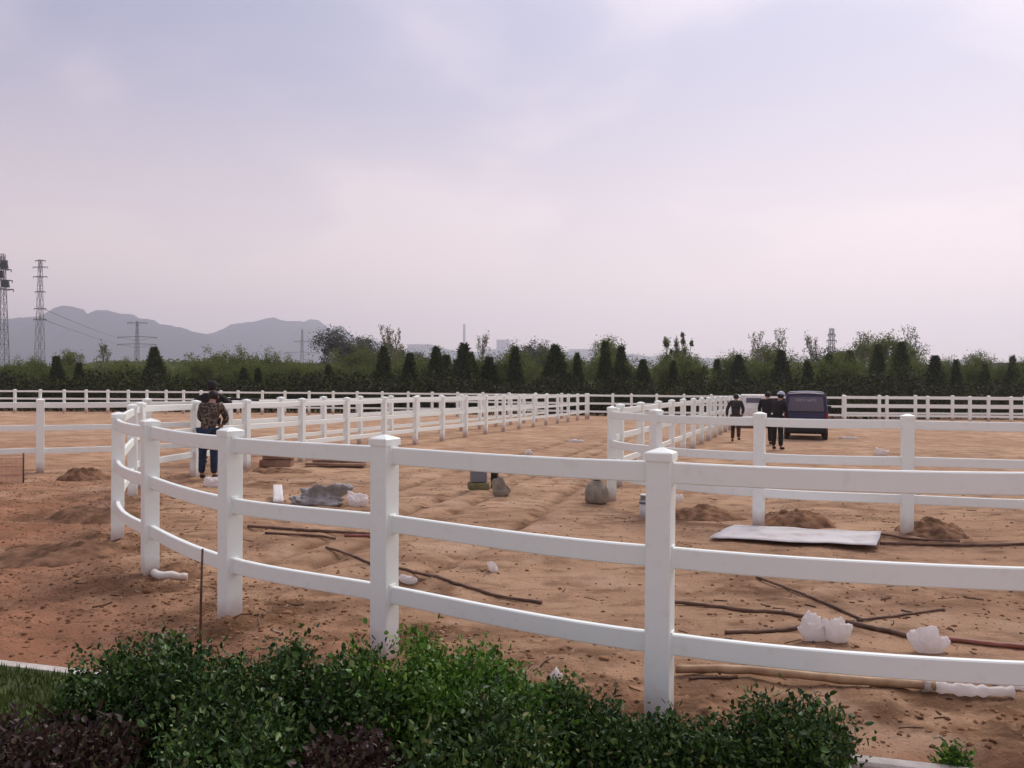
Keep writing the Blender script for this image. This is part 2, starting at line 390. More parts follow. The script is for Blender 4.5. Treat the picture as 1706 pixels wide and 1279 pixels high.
damp = np.clip(damp+0.8*rut+0.75*np.exp(-((X-2.3)/1.1)**2-((Y-10.6)/0.8)**2)+0.35*np.exp(-((X+6.3)/0.9)**2-((Y-10)/0.9)**2)  # rut term paints the shade of the ruts into the soil colour
               + 0.7*np.exp(-((X-0.4)/1.6)**2-((Y-4.4)/0.5)**2), 0, 1)
grass = np.clip((Y-52+4*fbm(X*0.2, Y*0.2, 3, 5))/4, 0, 1)
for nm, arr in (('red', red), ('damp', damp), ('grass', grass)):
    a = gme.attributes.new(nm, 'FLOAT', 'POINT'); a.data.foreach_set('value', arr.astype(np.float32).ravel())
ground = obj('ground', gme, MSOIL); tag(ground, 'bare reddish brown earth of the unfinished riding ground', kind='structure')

# loose clods and stones on the soil: nobody could count them
def clods(n):
    ico = bmesh.new(); bmesh.ops.create_icosphere(ico, subdivisions=1, radius=1)
    bv = np.array([v.co[:] for v in ico.verts]); bf = np.array([[v.index for v in f.verts] for f in ico.faces]); ico.free()
    V = []; Fc = []; k = 0
    while k < n:
        y = 3.4+RNG.random()**1.6*12; x = (RNG.random()-0.5)*1.45*y
        j = np.searchsorted(ys, y); i = np.searchsorted(xs, x)
        w = 0.12+0.55*outside[j, i]+0.9*math.exp(-(postd[j, i]/0.5)**2)+0.5*math.exp(-(sdist[j, i]/0.5)**2)
        if y < 4.13-0.262*x+0.1 or RNG.random() > min(1, max(0.12, (y-3.6)/2.2)) or RNG.random() > w*(0.3+1.6*max(0, 0.5+n1[j, i]*1.5)): continue
        s = 0.003+0.013*RNG.random()**2.6
        if RNG.random() < 0.005: s *= 2.2
        vv = bv*(1+0.95*(RNG.random(bv.shape)-0.5))*s*np.array([1+0.5*RNG.random(), 1+0.5*RNG.random(), 0.7])
        a = RNG.random()*6.3; c, s_ = math.cos(a), math.sin(a)
        vv = np.stack([vv[:, 0]*c-vv[:, 1]*s_, vv[:, 0]*s_+vv[:, 1]*c, vv[:, 2]], -1)
        V.append(vv+np.array([x, y, ground_z(x, y)+s*0.1])); Fc.append(bf+len(bv)*k); k += 1
    return mesh_arrays('soil_clods', np.concatenate(V), np.concatenate(Fc))
tag(obj('soil_clods', clods(12000), MCLOD), 'loose clods and small stones strewn over the dug soil', kind='stuff')

# twigs, straw and splinters trodden into the soil: nobody could count them
def twigs(n):
    bm = bmesh.new(); k = 0
    while k < n:
        y = 3.9+RNG.random()**1.4*13; x = (RNG.random()-0.5)*1.4*y
        if y < 4.13-0.262*x+0.12 or RNG.random() > 0.35+1.5*n1[np.searchsorted(ys, y), np.searchsorted(xs, x)]: continue
        a = RNG.random()*6.28; ln = 0.03+0.16*RNG.random()**2.5; dx, dy = math.cos(a)*ln/2, math.sin(a)*ln/2; r = 0.0025+0.003*RNG.random()
        tube([(x+e*dx+0.15*ln*(RNG.random()-0.5), y+e*dy, ground_z(x+e*dx, y+e*dy)+r*(0.6+RNG.random())) for e in (-1, 0, 1)], r, 4, True, bm); k += 1
    return bm
tag(obj('twig_litter', twigs(420), mat('twig', (0.1, 0.06, 0.04), 0.9, island=[(0, (0.05, 0.03, 0.02)), (0.6, (0.12, 0.07, 0.045)), (0.85, (0.3, 0.21, 0.13)), (1, (0.55, 0.48, 0.4))])),
    'twigs, straw and splinters trodden into the soil', kind='stuff')

# kerb of separate concrete stones
kerb = bpy.data.objects.new('kerb', None); COL.objects.link(kerb); tag(kerb, 'pale concrete kerb between planting bed and bare soil', kind='structure')
ka = math.atan2(-0.262, 1)
for k in range(-9, 8):
    x = k*0.75+0.2
    st = obj('kerb_stone', box_bm((0, 0, 0), (0.735, 0.09, 0.22), 0.012), MCONC, kerb, (x, 4.06-0.262*x, -0.07+0.008*random.uniform(-1, 1)), ka+random.uniform(-.006, .006))

# lawn strip on the near side of the kerb
lm = bmesh.new(); vs = [lm.verts.new(p) for p in ((-6, 2.2, 0.03), (-1.0, 2.2, 0.03), (-1.0, 4.33, 0.03), (-6, 5.64, 0.03))]; lm.faces.new(vs)
tag(obj('lawn', lm, mat('lawn_soil', (0.035, 0.05, 0.015), 0.9, (0.055, 0.075, 0.02), 6)), 'small mown lawn beside the kerb', kind='structure')
def blades(n, area, h):
    P = np.stack([area(RNG.random(), RNG.random()) for _ in range(n)])
    a = RNG.random(n)*6.28; w = 0.004+0.003*RNG.random(n); hh = h*(0.5+0.8*RNG.random(n)); le = 0.03*(RNG.random((n, 2))-0.5)
    d = np.stack([np.cos(a)*w, np.sin(a)*w, 0*a], -1); tip = P+np.stack([le[:, 0], le[:, 1], hh], -1)
    V = np.stack([P-d, P+d, tip], 1).reshape(-1, 3); return V, np.arange(3*n).reshape(-1, 3)
def lawn_area(a, b):
    x = -5.0+4.0*a; y0 = 2.6; y1 = 4.0-0.262*x-0.02; return np.array([x, y0+(y1-y0)*b, 0.028])
tag(obj('grass', mesh_arrays('grass', *blades(26000, lawn_area, 0.045)), MGRASS), 'short green lawn grass beside the kerb', kind='stuff')

# ------------------------------------------------------------------ fences
POST_H, POST_W = 1.40, 0.127
RAILS = (1.277, 0.847, 0.414); RAIL_H, RAIL_T = 0.106, 0.042
def post_mesh():
    return box_bm((0, 0, (POST_H-0.03-0.15)/2), (POST_W, POST_W, POST_H-0.03+0.15), 0.007, 2)
def cap_mesh():
    bm = bmesh.new(); w = POST_W/2+0.007; rows = [(w, -0.03), (w, 0.008), (w-0.006, 0.014), (0.012, 0.034)]; pr = None
    for s, z in rows:
        r = [bm.verts.new((sx*s, sy*s, z)) for sx, sy in ((-1, -1), (1, -1), (1, 1), (-1, 1))]
        if pr:
            for k in range(4): bm.faces.new((pr[k], pr[(k+1) % 4], r[(k+1) % 4], r[k]))
        else: bm.faces.new(r[::-1])
        pr = r
    bm.faces.new(pr); return bm
def as_mesh(name, bm):
    me = bpy.data.meshes.new(name); bm.to_mesh(me); bm.free(); me.materials.append(MV); return me
SKM = as_mesh('rail_socket', box_bm((0, 0, 0), (0.009, RAIL_T+0.022, RAIL_H+0.022), 0.003)); PM = as_mesh('post', post_mesh()); CM = as_mesh('cap', cap_mesh())
def far_post():
    b = bmesh.new(); box(b, (0, 0, (POST_H-0.03-0.15)/2), (POST_W, POST_W, POST_H-0.03+0.15)); return b
PMF = as_mesh('post', far_post())
def fence(name, label, pts, seg=6, near_n=99, group='white rail fences', tilt=0.008):
    f = thing(name, label, 'fence', (pts[0].x, pts[0].y, 0), 0, group); org = f.location.copy()
    cr = catmull(pts, seg)
    for i, p in enumerate(pts):
        a = cr[max(i*seg-1, 0)]; b = cr[min(i*seg+1, len(cr)-1)]; ang = math.atan2(b.y-a.y, b.x-a.x)
        z = gz(0, p.y)
        po = obj('post', PM if i < near_n else PMF, None, f, Vector((p.x, p.y, z))-org, ang)
        po.rotation_euler[0] = random.uniform(-tilt, tilt); po.rotation_euler[1] = random.uniform(-tilt, tilt)
        obj('cap', CM, None, po, (0, 0, POST_H-0.034))
        if i < min(near_n, 12):
            for rh in RAILS:
                for sx in (-1, 1): obj('rail_socket', SKM, None, po, (sx*(POST_W/2+0.002), 0, rh))
        if i == len(pts)-1: break
        sg = cr[i*seg:(i+1)*seg+1]
        near = i < near_n
        if not near: sg = [sg[0], sg[-1]]
        for rh in RAILS:
            bm = bmesh.new(); pr = None; hh, ht, ch = RAIL_H/2, RAIL_T/2, 0.006
            prof = [(-ht, -hh+ch), (-ht+ch, -hh), (ht-ch, -hh), (ht, -hh+ch), (ht, hh-ch), (ht-ch, hh), (-ht+ch, hh), (-ht, hh-ch)] if near else \
                   [(-ht, -hh), (ht, -hh), (ht, hh), (-ht, hh)]
            n = len(prof); rows = []; j0 = random.uniform(-.006, .006); j1 = random.uniform(-.006, .006); sag = random.uniform(0, .008)
            for k, c in enumerate(sg):
                a = sg[max(k-1, 0)]; b = sg[min(k+1, len(sg)-1)]; tg = (b-a).normalized(); nrm = Vector((-tg.y, tg.x, 0))
                t = k/(len(sg)-1); zz = gz(0, c.y)+rh+j0*(1-t)+j1*t-sag*4*t*(1-t)
                base = Vector((c.x, c.y, zz))-org
                rows.append([bm.verts.new(base+nrm*u+Vector((0, 0, w))) for u, w in prof])
            for r0, r1 in zip(rows, rows[1:]):
                for k in range(n): bm.faces.new((r0[k], r0[(k+1) % n], r1[(k+1) % n], r1[k]))
            bm.faces.new(rows[0][::-1]); bm.faces.new(rows[-1]); recalc(bm)
            obj('rail', bm, MV, f)
    return f
fence('rail_fence', 'white three-rail fence curving through the foreground and running back into the distance', NEAR_PATH, 8, 16)
L2 = [Vector((x, y, 0)) for x, y in ((-14.2, 13.6), (-12.4, 14.0), (-10.62, 14.6), (-8.87, 15.25), (-7.35, 16.35), (-6.25, 17.9))]
while L2[-1].y < 41.5: L2.append(L2[-1]+Vector((0.318, 0.948, 0))*1.95)
fence('rail_fence', 'white three-rail fence from the far left edge, parallel behind the foreground fence', L2, 6, 8)
fu = [-103, -60, -17, 25, 67, 107, 144, 180, 214, 245, 277, 306, 335, 368, 397, 437, 475, 515, 555, 595, 637, 680, 720, 762, 805, 848, 892, 936,
      980, 1021, 1052, 1094, 1140, 1185, 1230, 1272, 1318, 1362, 1408, 1478, 1546, 1616, 1685, 1754, 1825]
def ffy(u): return float(np.interp(u, [-110, 306, 700, 1000, 1200, 1400, 1850], [47.5, 48, 47, 43.5, 42, 40, 38.5]))
fence('rail_fence', 'long white fence across the whole view in front of the trees', [at(u, ffy(u)) for u in fu], 2, 0)
fence('rail_fence', 'short white fence just behind the long far fence at the right edge',
      [at(u, 43.6) for u in (1405, 1465, 1525, 1587, 1647, 1708, 1770)], 2, 0)
RP = [spot(1760, 895), spot(1512, 890), spot(1265, 877), spot(1092, 855), spot(1020, 833)]
RP[0] = RP[1]+(RP[1]-RP[2])*1.05
RP.insert(0, RP[0]+(RP[1]-RP[2])*1.05)
d = Vector((0.345, 0.939, 0)); p = RP[-1].copy(); p.x += 0.35; p.y += 1.75; RP.append(p)
while RP[-1].y < 39.5: RP.append(RP[-1]+d*1.85)
for p in RP: p.z = 0
fence('rail_fence', 'white three-rail fence of the second paddock, turning a corner beyond the foreground fence', RP, 6, 10)

# ------------------------------------------------------------------ far setting: mountains, bank, far buildings, pylons
def ridge(name, label, dist_, prof, depth, seed):
    us = np.linspace(prof[0][0], prof[-1][0], 320); vs = np.interp(us, [p[0] for p in prof], [p[1] for p in prof])
    H = np.array([zat(u, v, dist_) for u, v in zip(us, vs)]); Xs = (us-853)/F*dist_
    H = H+fbm(Xs/90, Xs*0, 4, seed)*16+fbm(Xs/22, Xs*0+2, 4, seed+2)*9
    rows = 16; V = []
    for r in range(rows):
        t = r/(rows-1); k = (t if t < 0.5 else 1-t)*2
        yy = dist_+(t-0.5)*2*depth
        gul = fbm(Xs/140+3*t, np.full_like(Xs, t*5), 4, seed+5)
        V.append(np.stack([Xs+40*gul, yy+90*gul, np.maximum(-1.0, H*(k**0.8)+(k < 1)*k*60*gul)-1.0], -1))
    V = np.concatenate(V); n = len(us); ii = np.arange(rows*n).reshape(rows, n)
    q = np.stack([ii[:-1, :-1], ii[:-1, 1:], ii[1:, 1:], ii[1:, :-1]], -1).reshape(-1, 4)
    return tag(obj(name, mesh_arrays(name, V, q, True), MROCK), label, kind='structure')
ridge('mountain', 'hazy mountain ridge with stepped summit behind the pylons', 2600,
      [(-260, 600), (-160, 560), (-60, 530), (20, 523), (75, 520), (90, 510), (106, 504), (132, 506), (142, 513), (156, 517), (166, 511), (172, 506),
       (190, 514), (215, 518), (240, 527), (262, 533), (300, 545), (325, 553), (350, 560), (400, 578), (470, 600), (520, 630)], 420, 31)
ridge('mountain', 'hazy flat-topped mountain with a small knob at its end', 3000,
      [(250, 625), (290, 590), (330, 556), (362, 550), (378, 542), (392, 534), (420, 530), (452, 527), (482, 530), (505, 535), (512, 532), (530, 532),
       (548, 540), (558, 545), (562, 537), (570, 537), (575, 546), (595, 557), (620, 568), (680, 585), (760, 600), (840, 625)], 500, 57)
ridge('mountain', 'faint low hills far beyond the trees', 3150,
      [(560, 620), (640, 585), (720, 578), (800, 582), (900, 578), (1010, 584), (1100, 590), (1250, 600), (1400, 606), (1560, 600), (1700, 606), (1900, 625)], 400, 77)

# grassed bank behind the trees
bx_ = np.linspace(-110, 110, 150); prof = [(96, -0.3), (99, 1.2), (103, 3.4), (106, 4.2), (112, 4.3), (118, 3.0), (126, -0.4)]
bv = []
for yy, hz_ in prof:
    g = np.interp(bx_, [-110, -60, -54, -22, -14, -2, 14, 24, 110], [0.7, 0.75, 1.02, 0.98, 0.62, 0.5, 0.66, 0.86, 0.88])
    bv.append(np.stack([bx_, np.full_like(bx_, yy)+fbm(bx_/9, bx_*0+yy, 3, 4)*1.5, hz_*g*(1+0.12*fbm(bx_/12, bx_*0, 3, 8))], -1))
ii = np.arange(len(prof)*150).reshape(len(prof), 150)
tag(obj('bank', mesh_arrays('bank', np.concatenate(bv), np.stack([ii[:-1, :-1], ii[:-1, 1:], ii[1:, 1:], ii[1:, :-1]], -1).reshape(-1, 4), True), MBERM),
    'low grassed bank behind the trees', kind='structure')

def lattice(bm, h, w0, w1, n, r):
    lev = [(h*i/n, w0+(w1-w0)*(i/n)**0.8) for i in range(n+1)]
    for (z0, a), (z1, b) in zip(lev, lev[1:]):
        c0 = [Vector((sx*a, sy*a, z0)) for sx, sy in ((-1, -1), (1, -1), (1, 1), (-1, 1))]
        c1 = [Vector((sx*b, sy*b, z1)) for sx, sy in ((-1, -1), (1, -1), (1, 1), (-1, 1))]
        for k in range(4):
            tube([c0[k], c1[k]], r, 4, False, bm); tube([c0[k], c1[(k+1) % 4]], r*0.6, 3, False, bm); tube([c0[(k+1) % 4], c1[k]], r*0.6, 3, False, bm)
            tube([c1[k], c1[(k+1) % 4]], r*0.6, 3, False, bm)
    return bm
def pylon(label, u, y, top, arms, w0, w1, r, stack=None, cat='pylon'):
    b = at(u, y); h = zat(u, top, y)-b.z
    t = thing('power_pylon', label, cat, (b.x, b.y, b.z-0.3), random.uniform(-.1, .1), 'steel towers on the horizon')
    obj('lattice_mast', lattice(bmesh.new(), h, w0, w1, 9, r), MSTEEL, t)
    for v, half in arms:
        z = zat(u, v, y)-b.z; bm = bmesh.new()
        for s in (-1, 1):
            tube([(0, 0, z+half*0.04), (s*half, 0, z)], r*1.6, 4, True, bm); tube([(0, 0, z-half*0.16), (s*half, 0, z)], r*0.8, 4, True, bm)
            for kk in (0.35, 0.68): tube([(s*half*kk, 0, z+half*0.06*(1-kk)), (s*half*kk, 0, z-half*0.16*(1-kk))], r*0.6, 3, True, bm)
        ar = obj('crossarm', bm, MSTEEL, t)
        for s in (-1, 1): obj('insulator', tube([(s*half*0.96, 0, z), (s*half*0.96, 0, z-r*7)], [r*1.4, r*1.4], 5), MSTEEL, ar)
    return t
pylon('tall thin steel tower with short stub arms, second from the left edge', 66, 240, 431,
      [(432, 1.6), (443, 2.3), (459, 2.2), (484, 1.6), (512, 1.9), (530, 2.0)], 1.3, 0.35, 0.065)
t = pylon('broad steel tower cut by the left edge of the picture', 3, 215, 421, [(432, 1.3), (447, 2.3), (465, 2.6), (480, 2.9)], 1.6, 0.45, 0.09)
bm = bmesh.new()
for z in (33, 30.5, 28): bmesh.ops.create_cone(bm, cap_ends=True, segments=10, radius1=1.1, radius2=0.8, depth=1.8, matrix=Matrix.Translation((random.uniform(-.8, .8), 0, z)))
obj('antenna_cluster', bm, MBLACK, t)
pylon('low wide power pylon with three long crossarms before the mountain', 228, 620, 534, [(537, 8), (561, 16), (573, 16)], 2.3, 0.5, 0.17)
pylon('small faint power pylon before the flat-topped mountain', 503, 900, 548, [(568, 9), (587, 20)], 2.6, 0.6, 0.2)
pylon('faint slim mast above the bare trees on the right', 1385, 420, 546, [(556, 2.0), (566, 2.6)], 2.2, 0.8, 0.16)
def cable(label, u0, u1, v0, v1, y0, y1, sag):
    a = at(u0, y0); a.z = zat(u0, v0, y0); b = at(u1, y1); b.z = zat(u1, v1, y1)
    pts = [a.lerp(b, k/14)+Vector((0, 0, -sag*4*(k/14)*(1-k/14))) for k in range(15)]
    o = obj('power_line', tube(pts, 0.09, 4), MSTEEL); tag(o, label, 'cable', 'power lines')
cable('upper power line between the stub-arm tower and the wide pylon', 66, 192, 512, 561, 240, 620, 0.6)
cable('lower power line between the stub-arm tower and the wide pylon', 66, 195, 530, 573, 240, 620, 0.6)
# chimney
c = at(773, 2900); th = thing('chimney_stack', 'slender pale chimney standing far behind the conical trees', 'chimney', (c.x, c.y, -0.3))
hC = zat(773, 540, 2900)
obj('shaft', tube([(0, 0, 0), (0, 0, hC*0.5), (0, 0, hC)], [6.4, 5.2, 4.4], 14), MFARBLD, th)
obj('rim', tube([(0, 0, hC-2.5), (0, 0, hC+0.6)], [4.9, 4.9], 14), MFARBLD, th)
def block(label, u, y, wpx, top, floors, cols, roof=False):
    c = at(u, y); w = wpx/F*y; h = zat(u, top, y)-c.z; th = thing('far_building', label, 'building', (c.x, c.y, c.z-0.3), random.uniform(-.15, .15), 'buildings on the horizon')
    obj('wall', box_bm((0, 0, h/2), (w, w*0.5, h)), MFARBLD, th)
    obj('roof', box_bm((0, 0, h+0.25), (w+0.6, w*0.5+0.6, 0.5)), MDARKWIN if roof else MSTEEL, th)
    for i in range(cols):
        for j in range(floors):
            ww = w/cols*0.5; hh = h/floors*0.45
            win = obj('window', box_bm((0, 0, 0), (ww, 0.3, hh)), MDARKWIN, th, (-w/2+w*(i+0.5)/cols, -w*0.25-0.05, h*(j+0.55)/floors))
            obj('sill', box_bm((0, 0, 0), (ww*1.15, 0.5, hh*0.1)), MFARBLD, win, (0, 0, -hh*0.55))
block('pale block with flat roof in the haze between two conical trees', 700, 3150, 42, 574, 4, 6)
block('low hazy block beside the slender chimney', 742, 3200, 30, 583, 3, 5)
block('tall hazy tower block behind the grey-green trees', 838, 3300, 22, 566, 8, 3)
block('long hazy block right of the grey-green trees', 975, 3250, 56, 582, 4, 8)
block('low white house glimpsed between two dark conifers', 700, 150, 26, 597, 2, 4, True)
block('flat dark-roofed shed at the right edge behind the trees', 1690, 170, 62, 606, 1, 4, True)

# ------------------------------------------------------------------ trees
def leaves_mesh(name, P, D, L, W, fold=0.25, fine=False):
    """one folded diamond leaf per row: base P, direction D, length L, width W"""
    n = len(P); D = D/np.linalg.norm(D, axis=1, keepdims=True)
    r = RNG.normal(size=(n, 3)); s = np.cross(D, r); s /= np.linalg.norm(s, axis=1, keepdims=True); up = np.cross(s, D)
    L = L[:, None]; W = W[:, None]
    if not fine:
        V = np.stack([P, P+D*L*0.5+s*W*0.5+up*W*fold, P+D*L, P+D*L*0.5-s*W*0.5+up*W*fold], 1).reshape(-1, 3)
        return mesh_arrays(name, V, np.arange(4*n).reshape(-1, 4))
    dr = up*L*0.10                                       # tip droops, blade folds along the midrib
    V = np.stack([P, P+D*L*0.28+s*W*0.42+up*W*fold, P+D*L*0.66+s*W*0.44+up*W*fold-dr*0.4, P+D*L-dr,
                  P+D*L*0.66-s*W*0.44+up*W*fold-dr*0.4, P+D*L*0.28-s*W*0.42+up*W*fold], 1).reshape(-1, 3)
    b = np.arange(n)[:, None]*6
    return mesh_arrays(name, V, np.concatenate([b+np.array([0, 1, 2, 3]), b+np.array([0, 3, 4, 5])]))
def unit(n):
    v = RNG.normal(size=(n, 3)); return v/np.linalg.norm(v, axis=1, keepdims=True)
def conifer_mesh(seed, fat=0.19, n=3400):
    """unit-height cone-shaped evergreen, narrow at the base, uneven outline"""
    h = RNG.random(n)**0.8
    a = RNG.random(n)*6.283
    prof = np.interp(h, [0, 0.06, 0.2, 0.5, 0.8, 0.95, 1.0], [0.70, 0.95, 1.0, 0.66, 0.27, 0.08, 0.01])
    lump = 1+1.1*fbm(a*1.3+seed*7, h*9+seed, 3, seed)+0.35*(RNG.random(n)-0.5)
    rr = fat*1.08*prof*lump*(0.45+0.55*RNG.random(n)**0.45)
    P = np.stack([np.cos(a)*rr, np.sin(a)*rr, 0.02+h*0.95], -1)
    D = np.stack([np.cos(a)*0.8, np.sin(a)*0.8, np.full(n, 0.75)], -1)+0.5*unit(n)
    return leaves_mesh('crown', P, D, 0.03+0.065*RNG.random(n)**2, 0.014+0.015*RNG.random(n))
def broad_tree(seed, spread=0.3, base=0.25, nclump=26, nleaf=2600, leaf=0.03, upright=0.5, lobes=None):
    """unit-height tree: branch tubes and leaf clumps with gaps"""
    rs = np.random.default_rng(seed); tips = []; bm = bmesh.new()
    lean = rs.normal(size=2)*0.02
    tube([(0, 0, -0.03), (lean[0], lean[1], 0.35), (lean[0]*2, lean[1]*2, 0.75)], [0.022, 0.015, 0.005], 6, True, bm)
    if lobes:
        for (lx_, top, wd) in lobes:
            tube([(0, 0, 0.18), (lx_*0.7, 0, 0.38), (lx_, 0, top*0.9)], [0.012, 0.009, 0.004], 5, True, bm)
            for _ in range(7):
                k = rs.random(); zz = 0.33+(top-0.38)*k; wl = wd*math.sin(math.pi*(0.2+0.72*k)); tips.append((lx_*(0.5+0.5*min(1, k*1.6))+rs.normal()*wl*0.4, rs.normal()*wl*0.6, zz, wl*0.75, 1.9))
    else:
        for k in range(nclump):
            z0 = base+(0.72-base)*rs.random(); a = rs.random()*6.283; ln = spread*(0.45+0.75*rs.random())*math.sin(math.pi*min(0.95, 0.25+(z0-base)/(0.95-base)*0.8))
            tip = Vector((math.cos(a)*ln, math.sin(a)*ln, min(0.96, z0+ln*(0.4+upright)*rs.uniform(0.6, 1.3))))
            mid = Vector((tip.x*0.55, tip.y*0.55, z0+(tip.z-z0)*0.45))
            tube([(lean[0]*z0*2, lean[1]*z0*2, z0-0.06), mid, tip], [0.008, 0.005, 0.0025], 4, False, bm)
            tips.append((*tip, 0.055+0.06*rs.random(), 1.0))
            if rs.random() < 0.6: tips.append((*mid, 0.05+0.04*rs.random(), 1.0))
        tips.append((0, 0, 0.9, 0.08, 1.2))
    per = nleaf//len(tips); Ps = []
    for (x, y, z, r, st) in tips:
        g = RNG.normal(size=(per, 3))*r*0.55; g[:, 2] *= st; Ps.append(np.array([x, y, z])+g)
    P = np.concatenate(Ps); P[:, 2] = np.clip(P[:, 2], 0.05, 1.0+0.02*RNG.random(len(P))); D = unit(len(P)); D[:, 2] += 0.25
    cm = leaves_mesh('crown', P, D, leaf*(0.6+0.8*RNG.random(len(P))), leaf*0.55*(0.6+0.8*RNG.random(len(P))))
    tm = bpy.data.meshes.new('trunk'); bm.to_mesh(tm); bm.free(); return tm, cm
def bare_tree(seed, n=26, nleaf=420):
    rs = np.random.default_rng(seed); bm = bmesh.new(); P = []
    tube([(0, 0, -0.03), (0.01, 0, 0.4), (0, 0.01, 0.98)], [0.018, 0.012, 0.003], 6, True, bm)
    for k in range(n):
        z0 = 0.25+0.6*rs.random(); a = rs.random()*6.283; ln = (0.07+0.12*rs.random())*(1.15-z0*0.6)
        tip = Vector((math.cos(a)*ln, math.sin(a)*ln, min(1.0, z0+ln*rs.uniform(1.2, 2.6)))); b0 = Vector((0.005, 0, z0)); mid = b0.lerp(tip, 0.45)+Vector((math.cos(a), math.sin(a), 0))*ln*0.15
        tube([b0, mid, tip], [0.006, 0.004, 0.0018], 4, False, bm)
        for _ in range(3):
            q_ = mid.lerp(tip, rs.random()); e_ = q_+Vector((rs.normal()*0.03, rs.normal()*0.03, 0.05+0.05*rs.random())); tube([q_, e_], [0.0028, 0.0012], 3, False, bm)
            P += [q_.lerp(e_, rs.random()) for _ in range(nleaf//(n*3))]
    P = np.array([p[:] for p in P])+RNG.normal(size=(len(P), 3))*0.012
    tm = bpy.data.meshes.new('trunk'); bm.to_mesh(tm); bm.free()
    return tm, leaves_mesh('crown', P, unit(len(P)), 0.022+0.015*RNG.random(len(P)), 0.012+0.01*RNG.random(len(P)))
stem = bpy.data.meshes.new('trunk'); b_ = tube([(0, 0, -0.03), (0, 0, 0.5), (0, 0, 0.9)], [0.02, 0.012, 0.003], 6); b_.to_mesh(stem); b_.free()
def with_mat(me, m): me.materials.clear(); me.materials.append(m); return me
with_mat(stem, MBARK)
CON = [with_mat(conifer_mesh(s, f), MCONIF) for s, f in ((1, 0.19), (2, 0.15), (3, 0.23), (4, 0.17), (5, 0.20), (6, 0.14), (7, 0.24))]
def pair(tc_, mb, ml): return with_mat(tc_[0], mb), with_mat(tc_[1], ml)
BRD = {'dark': [pair(broad_tree(s, 0.30, 0.06, 48, 7500, 0.027), MBARK, MLEAF) for s in (11, 12, 13)],
       'spring': [pair(broad_tree(s, 0.32, 0.1, 40, 6500, 0.028), MBARK, MSPRING) for s in (21, 22)],
       'grey': [pair(broad_tree(s, 0.34, 0.12, 44, 8000, 0.029), MPALEBARK, MGREYLEAF) for s in (31, 32)],
       'bare': [pair(bare_tree(s), MPALEBARK, MSPRING) for s in (41, 42, 43)],
       'poplar': [pair(broad_tree(51, lobes=[(-0.20, 0.97, 0.055), (-0.12, 0.72, 0.05), (-0.03, 0.99, 0.05), (0.06, 0.96, 0.055), (0.19, 0.86, 0.05), (0.14, 0.64, 0.05)], nleaf=8000, leaf=0.026), MBARK, MLEAF)]}
_ON = ['', 'first', 'second', 'third', 'fourth', 'fifth', 'sixth', 'seventh', 'eighth', 'ninth', 'tenth', 'eleventh', 'twelfth', 'thirteenth', 'fourteenth',
       'fifteenth', 'sixteenth', 'seventeenth', 'eighteenth', 'nineteenth']
_TN = {2: ('twentieth', 'twenty'), 3: ('thirtieth', 'thirty'), 4: ('fortieth', 'forty'), 5: ('fiftieth', 'fifty'), 6: ('sixtieth', 'sixty'), 7: ('seventieth', 'seventy'), 8: ('eightieth', 'eighty'), 9: ('ninetieth', 'ninety')}
ORD = [_ON[k] if k < 20 else (_TN[k//10][0] if k % 10 == 0 else _TN[k//10][1]+'-'+_ON[k % 10]) for k in range(1, 100)]
conifers = [(98, 592), (133, 604), (260, 577), (408, 612), (429, 612), (548, 607), (640, 577), (680, 587), (727, 577), (742, 590), (770, 571), (788, 585), (816, 594),
            (858, 578), (925, 574), (965, 588), (1008, 568), (1039, 577), (1072, 597), (1120, 600), (1150, 602), (1195, 598), (1232, 590), (1303, 583),
            (1348, 600), (1378, 590), (1412, 584), (1462, 572), (1500, 570), (1558, 591), (1594, 598), (1640, 606), (1692, 592)]
for i, (u, v) in enumerate(conifers):
    y = 59+3.5*((i*7) % 5)/5; b = at(u, y); h = zat(u, v, y)-b.z
    t = thing('conical_evergreen', 'dark cone-shaped evergreen beyond the far fence, %s from the left' % ORD[i], 'tree', (b.x, b.y, b.z-0.05), random.uniform(0, 6.3), 'cone-shaped evergreens beyond the far fence')
    t.rotation_euler[0] = random.uniform(-.05, .05); t.rotation_euler[1] = random.uniform(-.05, .05); w = random.uniform(0.75, 1.25); t.scale = (h*w*1.05, h*w*1.05, h)
    obj('trunk', stem, None, t); obj('crown', CON[(i*3+i//7) % 7], None, t)
